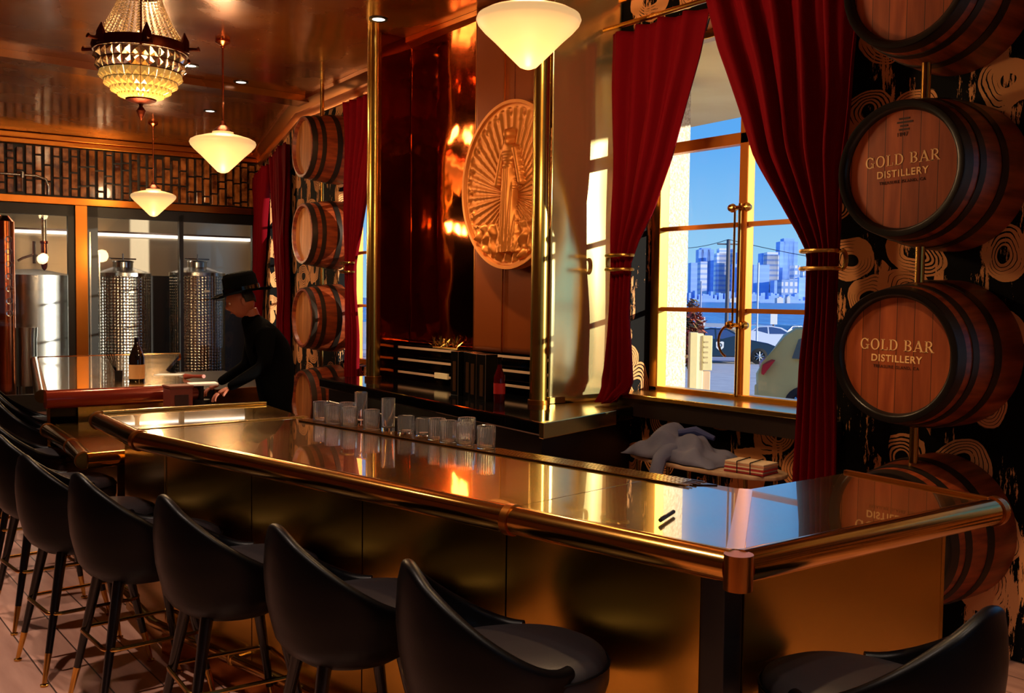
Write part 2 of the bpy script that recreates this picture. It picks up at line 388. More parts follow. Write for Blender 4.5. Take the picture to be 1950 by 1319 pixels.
# ceiling cornice following the walls (profile swept)
def cornice(name, pts, mtl):
    prof = [(0.0, -0.20), (0.03, -0.20), (0.05, -0.15), (0.05, -0.11), (0.09, -0.06), (0.13, -0.04), (0.13, -0.002), (0.0, -0.002)]
    m = MB(); rows = []
    for i, p in enumerate(pts):
        p = Vector(p)
        if i == 0: t = (Vector(pts[1]) - p).normalized(); nn = Vector((-t.y, t.x)); k = 1
        elif i == len(pts) - 1: t = (p - Vector(pts[i - 1])).normalized(); nn = Vector((-t.y, t.x)); k = 1
        else:
            t1 = (p - Vector(pts[i - 1])).normalized(); t2 = (Vector(pts[i + 1]) - p).normalized()
            n1 = Vector((-t1.y, t1.x)); n2 = Vector((-t2.y, t2.x)); nn = (n1 + n2).normalized(); k = 1 / max(0.4, nn.dot(n1))
        rows.append([(p.x + nn.x * q[0] * k, p.y + nn.y * q[0] * k, CZ + q[1]) for q in prof])
    n = len(prof)
    vs = [v for r in rows for v in r]; fs = []
    for i in range(len(rows) - 1):
        for k in range(n):
            l = (k + 1) % n; fs.append((i * n + k, (i + 1) * n + k, (i + 1) * n + l, i * n + l))
    fs.append(tuple(range(n))); fs.append(tuple(range((len(rows) - 1) * n, len(rows) * n))[::-1])
    m.add(vs, fs); return struct(m.build(name, mtl, smooth=True))
cornice('trim_6', [(WX, -3.9), (WX, 4.72)], copper_trim)
cornice('trim_7', [(4.45, 4.9), (4.45, 7.2), (4.70, 7.9), (4.90, 10.21), (6.18, 14.25)], copper_trim)

# ---- niche: brass-clad box between the posts
NX, NY0, NY1 = 4.02, 4.80, 7.05
def nsp(i, j):
    x = lerp(4.055, 4.565, i / 40); z = lerp(.966, CZ - .002, j / 80)
    return (x, NY0 - .13 * (x - 4.055) - .10 * (x - 4.055) ** 2 + .006 * noise.noise(Vector((x * 5, z * 1.6, 2))), z)
struct(MB().grid(nsp, 41, 81).build('wall_niche_right', mat('niche_side_brass', (240, 224, 160), 0.17, 0.9), smooth=True, sharp=180, solid=.008))
m = MB(); m.box((NX + 0.04, NY1 - 0.03, 0.96), (4.66, NY1 + 0.02, CZ)); struct(m.build('wall_niche_left', mirror_brass))
def wavy(name, y0, y1, z0, z1, x, amp, mtl, tilt=0.0):
    nu, nv = 60, 60
    def P(i, j):
        y = lerp(y0, y1, i / (nu - 1)); z = lerp(z0, z1, j / (nv - 1))
        k = noise.noise(Vector((y * 1.7, z * 1.5, 3.3))) + 0.35 * noise.noise(Vector((y * 4, z * 3.4, 1.1)))
        return (x + amp * k * (1 - 0.6 * j / nv) + tilt * (y - y0), y, z)
    return struct(MB().grid(P, nu, nv).build(name, mtl, smooth=True, sharp=180, solid=0.006))
wavy('wall_niche_back', 6.0, NY1 - 0.03, 1.25, CZ, 4.36, 0.022, mirror_brass, 0.02)
wavy('wall_niche_back_right', NY0 + 0.05, 5.98, 1.25, CZ, 4.36, 0.003, panel_copper, -0.05)
m = MB(); m.box((4.31, 5.972, 1.25), (4.37, 6.0, CZ)); m.box((4.30, 5.63, 1.25), (4.312, 5.636, CZ)); struct(m.build('trim_8', copper_trim))

# ---- window_1 : timber frame, mullions, panes, brass hardware
gold_frame = mat('gold_frame', (214, 128, 48), 0.32, 0.55)
gold_frame2 = mat('gold_frame_side', (226, 170, 70), 0.28, 0.8)
root = D.objects.new('window_1', None); COL.objects.link(root); struct(root)
PX = 4.80
m = MB()
m.box((PX - 0.05, wy0, wz0), (PX + 0.04, wy0 + 0.06, wz1)); m.box((PX - 0.05, wy1 - 0.075, wz0), (PX + 0.04, wy1, wz1))
m.box((PX - 0.05, wy0, wz0), (PX + 0.04, wy1, wz0 + 0.035)); m.box((PX - 0.05, wy0, wz1 - 0.05), (PX + 0.04, wy1, wz1))
m.build('window_frame', gold_frame2, root, bev=0.006)
m = MB(); m.box((PX - 0.035, 3.80, wz0 + .03), (PX + 0.035, 3.865, wz1)); m.build('mullion', gold_frame, root, bev=0.005)
m = MB(); m.box((PX - 0.035, wy0 + .05, 2.605), (PX + 0.035, wy1 - .07, 2.675)); m.build('transom', gold_frame, root, bev=0.005)
for z in (2.117, 1.588):
    m = MB(); m.box((PX - 0.02, wy0 + .05, z - 0.014), (PX + 0.02, wy1 - .07, z + 0.014)); m.build('glazing_bar', gold_frame, root)
g = MB()
for (a, b) in ((wy0 + .055, 3.803), (3.862, wy1 - .072)):
    for (c, d) in ((wz0 + .03, 1.576), (1.602, 2.103), (2.131, 2.607), (2.673, wz1 - .045)): g.box((PX + 0.002, a, c), (PX + 0.006, b, d))
g.build('pane', pane_m, root)
root7 = D.objects.new('window_7', None); COL.objects.link(root7); struct(root7); m = MB()
for a, b, c, d in ((.22, .28, wz0, wz1), (1.66, 1.72, wz0, wz1), (.22, 1.72, wz0, wz0 + .04), (.22, 1.72, wz1 - .05, wz1), (.94, 1.0, wz0, wz1), (.22, 1.72, 2.605, 2.675)): m.box((PX - .05, a, c), (PX + .03, b, d))
m.build('window_frame', gold_frame2, root7); MB().box((PX + .002, .25, wz0 + .03), (PX + .006, 1.69, wz1 - .04)).build('pane', pane_m, root7)
hw = MB()
for z in (2.215, 1.50):
    for dy in (-0.055, 0.055): hw.lathe([(0.0001, -0.03), (0.02, -0.024), (0.028, 0), (0.02, 0.024), (0.0001, 0.03)], (PX - 0.065, 3.832 + dy, z), 14, 'x')
    hw.tube([(PX - 0.06, 3.775, z), (PX - 0.06, 3.89, z)], 0.014)
hw.tube([(PX - 0.06, 3.832, 1.06), (PX - 0.06, 3.832, 2.24)], 0.011)
hw.tube([(PX - 0.05, 3.88, 1.5), (PX - 0.05, 3.88, 2.22)], 0.007)
hw.tube([(PX - 0.08 - 0.0, 3.87 + 0.09 * math.sin(R(t)), 1.40 + 0.10 * math.cos(R(t)) ) for t in range(-10, 160, 12)], 0.008)
hw.build('window_latch', brass, root, smooth=True)
# sill: brass sheet over a dark timber front
m = MB(); m.box((4.42, wy0 - .03, 1.015), (PX - 0.04, wy1 + 0.02, 1.045)); so = m.build('window_sill', brass_light, None, bev=0.004); struct(so)
m = MB(); m.box((4.45, wy0 - .1, 0.90), (WX, wy1 + 0.06, 1.014)); struct(m.build('trim_9', mat('sill_timber', (42, 30, 28), 0.45)))

# ================================================================= OUTSIDE
def gz(d): return -0.25 - 0.0165 * d
stucco = bump(mottle(mat('stucco', (236, 226, 200), 0.9), (214, 202, 176), (246, 238, 216), 60, (1, 1, 1), .42, .55), 45, 0.9, 0.02)
m = MB(); m.box((5.0, 5.195, -0.4), (5.8, 5.9, 3.335)); tag(m.build('stucco_pillar', stucco), 'cream stucco pillar just outside the window, at its left', 'pillar')
m = MB(); m.box((5.0, -.95, -.4), (5.8, .12, 3.335)); tag(m.build('stucco_pillar', stucco), 'cream stucco pillar added to block sun at the next window, outside the picture', 'pillar')  # unseen pillar added to block the sun at the next window
m = MB(); m.prism([(4.86, -1.5), (6.6, -1.5), (7.35, 7.4), (4.86, 8.5)], 3.34, 3.6)
struct(m.build('ceiling_porch', mottle(mat('porch_soffit', (250, 232, 172), 0.8), (244, 226, 164), (252, 238, 180), 2)))
tag(MB().box((-6, -9.6, -.5), (8.3, -9.0, 4.2)).build('sun_blocker', stucco), 'plain cream block added to keep sun off the front window, outside the picture', 'building')  # unseen block added to keep the sun out of the front window
asphalt = bump(mottle(mat('asphalt', (226, 214, 204), 0.9), (216, 204, 196), (234, 224, 214), 6, (1, .3, 1)), 80, 0.3, 0.01)
yw = lambda d, lat: Vector((math.sin(yaw) * d + math.cos(yaw) * lat, math.cos(yaw) * d - math.sin(yaw) * lat))
def G(d, lat, z=None): p = yw(d, lat); return (p.x, p.y, gz(d) if z is None else z)
m = MB(); nn_ = 14
pts = []
def gp(i, j): d = 4.0 + 76.0 * i / (nn_ - 1); lat = lerp(-60, 90, j / 7) ; return G(d, lat)
# ground starts outside the building wall
def gq(i, j):
    x = lerp(4.95, 110, (i / 30) ** 1.6); y = lerp(-60, 110, j / 17); d = math.sin(yaw) * x + math.cos(yaw) * y
    return (x, y, gz(max(0, min(d, 85))))
m = MB().grid(gq, 31, 18); struct(m.build('floor_street', asphalt))
def strip(name, d0, d1, l0, l1, mtl, up=0.02):
    m = MB(); m.add([G(d0, l0, gz(d0) + up), G(d0, l1, gz(d0) + up), G(d1, l1, gz(d1) + up), G(d1, l0, gz(d1) + up)], [(0, 1, 2, 3)]); return struct(m.build(name, mtl))
strip('trim_10', 41, 44.5, -10, 40, mat('kerb_grey_road', (176, 168, 180), 0.9), 0.02)  # greyer band across the road
strip('trim_11', 49, 58, -10, 50, mat('pale_road', (232, 222, 226), 0.9), 0.02)
lm = mat('road_paint', (235, 232, 225), 0.8)
m = MB()
for (d, l, ln, an) in ((26, 7.4, 3, .2), (30, 9, 3.4, 2.3), (23, 5.6, 1.6, .1), (34, 6.2, 2.4, .1)):
    c = Vector(G(d, l)); t = Vector((math.cos(an), math.sin(an), 0)); q = Vector((-t.y, t.x, 0)) * .06; z = Vector((0, 0, gz(d) + .035)); c.z = 0
    m.add([c - t * ln / 2 - q + z, c + t * ln / 2 - q + z, c + t * ln / 2 + q + z, c - t * ln / 2 + q + z], [(0, 1, 2, 3)])
struct(m.build('trim_12', lm))
# seawall with dry grass, then the bay
m = MB()
def bq(i, j):
    lat = lerp(-6, 60, i / 60); k = j / 5; d = 76 + 3 * k; p = yw(d, lat)
    return (p.x, p.y, gz(80) + math.sin(PI * k) * (1.05 + .35 * noise.noise(Vector((lat * .6, k * 2, 0)))))
m.grid(bq, 61, 6); tag(m.build('grass_bank', bump(mottle(mat('dry_grass', (206, 172, 128), 0.95), (170, 130, 86), (228, 200, 156), 3), 5, 1, .2), smooth=True), 'strip of dry tan grass along the edge of the bay', 'grass', kind='stuff')
water = bump(mottle(mat('bay_water', (36, 110, 190), 0.25), (28, 96, 180), (70, 150, 220), .06, (1, 1, 1)), .25, 1.0, 1.2, (1, 1, 1))
def wq(i, j):
    d = lerp(79, 2600, (i / 20) ** 2); p = yw(d, lerp(-900, 2000, j / 10) * (d / 2600) + lerp(-20, 60, j / 10)); return (p.x, p.y, -2.6)
m = MB().grid(wq, 21, 11); tag(m.build('bay_water', water), 'blue rippled water of the bay beyond the parked cars', 'water', kind='stuff')

# skyline (2.5 km off)
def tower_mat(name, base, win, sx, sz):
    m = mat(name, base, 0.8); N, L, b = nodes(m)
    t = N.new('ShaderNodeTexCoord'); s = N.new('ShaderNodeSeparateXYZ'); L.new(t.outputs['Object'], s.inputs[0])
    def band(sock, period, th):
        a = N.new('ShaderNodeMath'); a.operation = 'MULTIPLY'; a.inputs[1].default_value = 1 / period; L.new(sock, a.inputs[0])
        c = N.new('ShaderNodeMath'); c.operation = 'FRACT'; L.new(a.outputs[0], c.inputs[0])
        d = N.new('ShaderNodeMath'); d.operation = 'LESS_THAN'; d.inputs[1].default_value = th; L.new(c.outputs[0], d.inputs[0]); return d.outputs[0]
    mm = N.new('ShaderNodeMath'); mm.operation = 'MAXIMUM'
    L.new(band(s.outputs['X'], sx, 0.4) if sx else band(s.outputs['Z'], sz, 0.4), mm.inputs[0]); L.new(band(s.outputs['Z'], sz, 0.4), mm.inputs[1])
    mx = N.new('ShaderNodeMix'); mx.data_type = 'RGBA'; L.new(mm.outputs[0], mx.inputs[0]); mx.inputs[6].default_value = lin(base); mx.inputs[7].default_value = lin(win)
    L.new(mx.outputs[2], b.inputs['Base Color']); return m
bl = tower_mat('tower_haze_blue', (158, 196, 255), (166, 204, 255), 0, 14); bl2 = tower_mat('tower_haze_deep', (140, 182, 252), (148, 190, 255), 0, 16)  # distance haze painted into the blue base colours
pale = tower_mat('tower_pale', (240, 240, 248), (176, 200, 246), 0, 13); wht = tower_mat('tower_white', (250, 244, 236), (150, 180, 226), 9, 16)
DS = 2500.0; k_ = DS / FPX
def hy(px): return 572.0 + (px - 1400) * 0.0125
towers = [  # px0, px1, top, depth offset, material, label
 (1313, 1330, 500, 0, bl, 'low haze-blue office block at the left end of the skyline'),
 (1327, 1356, 475, 60, bl2, 'wide haze-blue tower with a slightly raised roof, left of the pale slab', 1332, 1350, 472),
 (1331, 1344, 498, -60, pale, 'small pale tower standing before the wide blue tower'),
 (1352, 1374, 487, 130, bl, 'stepped haze-blue tower between the wide blue one and the tall pale one'),
 (1362, 1396, 482, 80, pale, 'tall pale tower with banded floors behind the thin pole', 1366, 1392, 473),
 (1396, 1409, 502, 0, bl, 'haze-blue block just left of the window mullion', 1403, 1409, 480),
 (1432, 1462, 504, -30, bl, 'haze-blue block with pale top just right of the window mullion'),
 (1447, 1464, 482, 60, bl2, 'haze-blue tower behind the pale striped tower'),
 (1457, 1480, 485, 0, pale, 'pale striped tower left of the tallest one', 1457, 1478, 480),
 (1481, 1515, 460, 40, bl2, 'tallest tower of the skyline, haze-blue with a stepped crown', 1488, 1508, 454),
 (1472, 1516, 534, -80, bl, 'broad low haze-blue block at the foot of the tallest tower'),
 (1486, 1500, 532, -160, wht, 'white apartment tower near the shore, left of the pair'),
 (1500, 1516, 531, -160, wht, 'white apartment tower near the shore, right of the pair'),
 (1509, 1520, 505, -10, wht, 'slim white tower right of the tallest one'),
 (1519, 1540, 528, -60, bl, 'haze-blue block right of the slim white tower'),
 (1526, 1534, 513, 90, wht, 'small white hilltop building'),
 (1538, 1565, 522, 30, pale, 'pale block at the right end of the skyline by the curtain'),
 (1555, 1566, 497, 90, bl, 'haze-blue tower half hidden by the right curtain'),
]
for t in towers:
    a, b, top, off, mt, lb = t[:6]
    d = DS + off; kk = d / FPX
    mb = MB()
    def slab(a, b, top, z0=-2.6, dd=40):
        l0 = (a - 975) * kk; l1 = (b - 975) * kk; zt = 1.65 + (hy((a + b) / 2) - top) * kk
        p = [yw(d, l0), yw(d, l1), yw(d + dd, l1), yw(d + dd, l0)]; mb.prism([(q.x, q.y) for q in p], z0, zt)
    slab(a, b, top)
    if len(t) > 6: slab(t[6], t[7], t[8], 0, 34)
    cx = yw(d, ((a + b) / 2 - 975) * kk)
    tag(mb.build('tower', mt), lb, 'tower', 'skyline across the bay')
mb = MB()
for i in range(70):
    a = 1310 + i * 3.8; d = DS - 220; kk = d / FPX; hgt = random.uniform(3, 24)
    p = [yw(d, (a - 975) * kk), yw(d, (a + 4.2 - 975) * kk), yw(d + 30, (a + 4.2 - 975) * kk), yw(d + 30, (a - 975) * kk)]; mb.prism([(q.x, q.y) for q in p], -2.6, hgt)
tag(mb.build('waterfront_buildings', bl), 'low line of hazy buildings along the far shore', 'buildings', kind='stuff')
for (a, b, hh) in ((1388, 1407, 9), (1478, 1490, 12), (1497, 1503, 14)):
    d = DS - 260; kk = d / FPX; mb = MB(); p = [yw(d, (a - 975) * kk), yw(d, (b - 975) * kk), yw(d + 20, (b - 975) * kk), yw(d + 20, (a - 975) * kk)]
    mb.prism([(q.x, q.y) for q in p], -2.6, hh - 3); c0 = (yw(d, (a - 975) * kk) + yw(d, (b - 975) * kk)) / 2; mb.prism([(q.x * .5 + c0.x * .5, q.y * .5 + c0.y * .5) for q in p], hh - 3, hh)
    tag(mb.build('pier_shed', mat('shed_white', (236, 232, 228), .8)), {1388: 'white waterfront shed just left of the window mullion', 1478: 'white gabled shed at the water below the white towers', 1497: 'small white pier building right of the gabled shed'}[a], 'building')

# cars
def car(name, px, d, rot, L_, mtl, label, kind='sedan', base=None, W_=1.8):
    """side profile lofted across; local x along the car, nose at +x"""
    p = yw(d, (px - 975) / FPX * d); z = gz(d) if base is None else base
    rt = empty(name, (p.x, p.y, z), label, 'car', None, rot)
    h = L_ / 2
    if kind == 'sedan':
        prof = [(-h, .45), (-h + .02, .78), (-h + .12, .98), (-h + .75, 1.03), (-h + 1.35, 1.36), (-h + 1.9, 1.45), (-h + 2.6, 1.43), (-h + 3.35, 1.02), (h - .5, .86), (h - .08, .70), (h, .45), (h - .1, .28), (-h + .1, .28)]
        glass = [[(-h + .95, 1.03), (-h + 1.42, 1.31), (-h + 1.9, 1.39), (-h + 2.05, 1.39), (-h + 2.05, 1.02)], [(-h + 2.12, 1.02), (-h + 2.12, 1.39), (-h + 2.55, 1.37), (-h + 3.15, 1.03)]]
    else:
        prof = [(-h, .5), (-h - .02, .86), (-h + .10, 1.06), (-h + .42, 1.58), (-h + .62, 1.72), (-h + 1.6, 1.78), (-h + 2.7, 1.72), (-h + 3.5, 1.14), (h - .3, .98), (h, .62), (h - .1, .32), (-h + .12, .32)]
        glass = [[(-h + .62, 1.16), (-h + .70, 1.50), (-h + .95, 1.60), (-h + 1.35, 1.62), (-h + 1.35, 1.12)], [(-h + 1.42, 1.12), (-h + 1.42, 1.62), (-h + 2.2, 1.62), (-h + 2.2, 1.10)], [(-h + 2.27, 1.10), (-h + 2.27, 1.62), (-h + 2.62, 1.60), (-h + 3.25, 1.14)]]
    def inset(q): return (q[0], W_ / 2 - (0.02 if q[1] < 1.0 else 0.02 + (q[1] - 1.0) * 0.42), q[1])
    top = [inset(q) for q in prof]; bot = [(x, -y, zz) for (x, y, zz) in top]
    MB().hull2(top, bot).build('body', mtl, rt, smooth=True, bev=0.05, sharp=30)
    dg = mat('car_glass', (60, 84, 130) if kind == 'sedan' else (112, 104, 78), 0.12)
    m = MB()
    for gl in glass:
        for s_ in (1, -1):
            o = [(x, s_ * (y + .006), zz) for (x, y, zz) in [inset(q) for q in gl]]; i_ = [(x, s_ * (y - .02), zz) for (x, y, zz) in [inset(q) for q in gl]]
            m.hull2(o, i_)
    if kind == 'sedan':
        m.hull2([(-h + .8, -.62, 1.06), (-h + .8, .62, 1.06), (-h + 1.33, .56, 1.37), (-h + 1.33, -.56, 1.37)], [(-h + .84, -.62, 1.02), (-h + .84, .62, 1.02), (-h + 1.37, .56, 1.33), (-h + 1.37, -.56, 1.33)])
    else:
        m.hull2([(-h + .11, -.68, 1.12), (-h + .11, .68, 1.12), (-h + .40, .58, 1.58), (-h + .40, -.58, 1.58)], [(-h + .17, -.68, 1.12), (-h + .17, .68, 1.12), (-h + .46, .58, 1.58), (-h + .46, -.58, 1.58)])
    m.build('side_glass', dg, rt)
    for x in (-h + .85, h - .85):
        for s_ in (1, -1):
            wh = MB().lathe([(0.001, .10), (.2, .10), (.22, .115), (.33, .1), (.335, .0), (.33, -.1), (.001, -.1)], (0, 0, 0), 24, 'y')
            if s_ < 0: wh.xf(Matrix.Rotation(PI, 4, 'Z'))
            wo_ = wh.build('wheel', rubber, rt, smooth=True, loc=(x, s_ * (W_ / 2 - .10), .33))
            hc = MB()
            for k in range(8):
                a = k * PI / 4; hc.tube([(0, s_ * .118, 0), (.19 * math.cos(a), s_ * .118, .19 * math.sin(a))], [.03, .02], 6)
            hc.build('wheel_rim', steel, wo_)
    tl = MB()
    for s_ in (1, -1): 
        if kind == 'sedan': tl.box((-h - .01, s_ * .55, .80), (-h + .30, s_ * (W_ / 2 - .01), .96))
        else: tl.hull2([(-h - .03, s_ * .60, .84), (-h - .03, s_ * .60, 1.06), (-h + .05, s_ * .6, 1.14), (-h + .05, s_ * .6, .84)][::s_], [(-h + .10, s_ * (W_ / 2 + .0), .86), (-h + .12, s_ * (W_ / 2), 1.02), (-h + .34, s_ * (W_ / 2 - .03), 1.12), (-h + .14, s_ * (W_ / 2), .84)][::s_])
    tl.build('tail_light', mat('tail_red', (205, 16, 40), .25), rt)
    m = MB(); m.box((-h - .04, -W_ / 2 + .04, .42), (-h + .12, W_ / 2 - .04, .66)); m.build('rear_bumper', mtl, rt, bev=.03)
    return rt
# facing: tails toward image right for white, noses left; black sedan tail left
paint_w = mat('paint_white', (214, 220, 236), .2, 0, Coat_Weight=1.0); paint_k = mat('paint_black', (18, 24, 44), .15, 0, Coat_Weight=1.0)
paint_g = mat('paint_khaki', (214, 190, 112), .5, 0, Coat_Weight=1.0); paint_b = mat('paint_blue', (50, 80, 130), .2, 0, Coat_Weight=1.0)
left_dir = math.atan2(math.sin(yaw), -math.cos(yaw))       # pointing image-left, parallel to the picture
car('sedan_car', 1448, 52.5, left_dir, 4.6, paint_w, 'white sedan parked across the street, right of the window mullion')
kc = car('sedan_car', 1367, 40.0, left_dir + PI, 4.7, paint_k, 'black sedan with a white shield badge on its door')
car('sedan_car', 1500, 58.0, left_dir + .5, 4.5, paint_b, 'dark blue car behind the white sedan, mostly hidden')
car('suv_car', 1715, 17.5, left_dir + PI - R(28), 4.7, paint_g, 'khaki SUV seen from the rear corner at the right of the window', 'suv', None, 1.9)
m = MB(); sh = [(-.16, .17), (-.08, .2), (0, .17), (.08, .2), (.16, .17), (.15, -.05), (0, -.2), (-.15, -.05)]
m.hull2([(x - .1, -.905, z + .72) for x, z in sh], [(x - .1, -.89, z + .72) for x, z in sh]); bd = m.build('door_badge', white, kc)
bm_ = MB(); bm_.lathe([(.06, -.915), (.09, -.915), (.09, -.9), (.06, -.9)], (-.1, 0, .76), 16, 'y', True); bm_.build('badge_ring', paint_k, bd)

# poles, signs, wires, cabinet, shrub
wood_grey = mat('weathered_pole', (96, 92, 100), .8)
def pole(name, px, d, top_px, r, mtl, label, cat='pole'):
    p = yw(d, (px - 975) / FPX * d); zt = 1.65 + (hy(px) - top_px) / FPX * d
    rt = empty(name, (p.x, p.y, gz(d)), label, cat); MB().tube([(0, 0, 0), (0, 0, zt - gz(d))], r, 8).build('post', mtl, rt); return rt, zt - gz(d), p
r1, h1, pA = pole('utility_pole', 1383, 62, 456, .12, wood_grey, 'thin dark utility pole rising above the skyline left of the mullion'); MB().tube([(-.6, .4, h1 - .3), (.6, -.4, h1 - .3)], .05).build('crossarm', wood_grey, r1)
r2_, h2, pB = pole('street_lamp', 1541, 45, 440, .10, mat('grey_post', (186, 186, 190), .6), 'tall grey street lamp with a flat head beside the right curtain', 'lamp')
d_ = yw(0, 1) - yw(0, 0); MB().hull2([(0, 0, h2 - .05), (0, 0, h2 + .05), (.05, .1, h2 + .05), (.05, .1, h2 - .05)], [(-d_.x * .55, -d_.y * .55, h2 - .28), (-d_.x * .55, -d_.y * .55, h2 - .18), (-d_.x * .55 + .2, -d_.y * .55 + .25, h2 - .18), (-d_.x * .55 + .2, -d_.y * .55 + .25, h2 - .28)]).build('lamp_head', steel, r2_)
zs = 1.65 + (hy(1541) - 565) / FPX * 45 - gz(45)
def board(w_, h_, z, mtl, par, name, off=.12):
    q = -yw(off, 0); a = d_ * (w_ / 2)
    pts = [(-a.x + q.x, -a.y + q.y), (a.x + q.x, a.y + q.y), (a.x + q.x * .7, a.y + q.y * .7), (-a.x + q.x * .7, -a.y + q.y * .7)]
    return MB().prism(pts, z - h_ / 2, z + h_ / 2).build(name, mtl, par)
board(.52, .66, zs, mat('sign_cream', (240, 232, 200), .7), r2_, 'notice_board')
ruler = MB()
for k in range(6):
    q = -yw(.125, 0); a = d_ * .19; z = zs + .22 - k * .085
    ruler.prism([(-a.x + q.x, -a.y + q.y), (a.x + q.x, a.y + q.y), (a.x + q.x * .95, a.y + q.y * .95), (-a.x + q.x * .95, -a.y + q.y * .95)], z - .012, z + .012)
ruler.build('notice_lines', mat('notice_ink', (150, 140, 120), .8), r2_)
r3, h3, _ = pole('sign_post', 1472, 64, 596, .05, mat('sign_brown', (110, 74, 60), .8), 'small post with a white sign standing behind the white sedan', 'sign'); board(.45, .75, h3 - .35, white, r3, 'sign_board')
r4, h4, _ = pole('sign_post', 1333, 56, 535, .05, mat('grey_post2', (150, 160, 190), .6), 'slim pole with a white round-topped sign left of the utility pole', 'sign'); board(.5, .6, h4 - 3.6 if h4 > 4 else h4 * .4, white, r4, 'sign_board')
r5, h5, _ = pole('flag_pole', 1441, 50, 500, .05, mat('pale_pole', (190, 200, 220), .5), 'pale slim pole immediately right of the window mullion')
m = MB()
def wire(pxa, ya, da, pxb, yb, db, sag):
    A = yw(da, (pxa - 975) / FPX * da); Bp = yw(db, (pxb - 975) / FPX * db); za = 1.65 + (hy(pxa) - ya) / FPX * da; zb = 1.65 + (hy(pxb) - yb) / FPX * db
    m.tube([(lerp(A.x, Bp.x, t / 10), lerp(A.y, Bp.y, t / 10), lerp(za, zb, t / 10) - sag * 4 * (t / 10) * (1 - t / 10)) for t in range(11)], .022, 5)
wire(1250, 470, 70, 1383, 456, 62, .3); wire(1383, 456, 62, 1640, 505, 50, .1)
wo2 = m.build('overhead_wire', wood_grey); tag(wo2, 'thin overhead wire running either side of the utility pole', 'wire')
# cabinet: cream post + box with lettering-like plate
cab = mat('cabinet_cream', (246, 238, 186), .6)
p = yw(9.5, (1333 - 975) / FPX * 9.5); rt = empty('utility_cabinet', (p.x, p.y, gz(9.5)), 'cream utility cabinet and post standing outside against the pillar', 'cabinet', None, -R(38))
z1 = 1.65 - (632 - 571) / FPX * 9.5 - gz(9.5)
MB().box((-.105, -.05, 0), (-.03, .05, z1)).build('post', cab, rt, bev=.005); MB().box((-.03, -.03, 0), (.03, .06, z1 - .01)).build('middle_panel', mat('cabinet_pale', (250, 244, 214), .6), rt, bev=.005)
MB().box((.02, -.04, z1 - .37), (.115, .08, z1 - .03)).build('meter_box', cab, rt, bev=.006); MB().box((.03, -.02, 0), (.105, .06, z1 - .38)).build('lower_box', mat('cabinet_pink', (238, 210, 180), .6), rt, bev=.005)
m = MB()
for k in range(5): m.box((.035, -.044, z1 - .10 - k * .05), (.075, -.039, z1 - .085 - k * .05))
m.build('faded_lines', mat('faded', (205, 190, 150), .8), rt)
def foliage(name, p, rad, n, mtls, label):
    m = MB()
    for i in range(n):
        v = Vector((random.gauss(0, 1), random.gauss(0, 1), random.gauss(0, 1))).normalized() * random.random() ** .4
        c = Vector((v.x * rad[0], v.y * rad[1], rad[2] + v.z * rad[2])); a = Vector((random.uniform(-1, 1), random.uniform(-1, 1), random.uniform(-1, 1))).normalized() * .16; b = a.orthogonal().normalized() * .06
        m.add([c - a, c - b, c + a, c + b], [(0, 1, 2, 3)])
    o = m.build(name, mtls, loc=p); return tag(o, label, 'shrub')
p = yw(34, (1316 - 975) / FPX * 34); foliage('shrub', (p.x, p.y, gz(34)), (.5, .5, 1.25), 900, mottle(mat('shrub_leaf', (120, 110, 40), .7), (60, 96, 40), (196, 84, 70), 3), 'leafy shrub with reddish flowers beside the pillar')

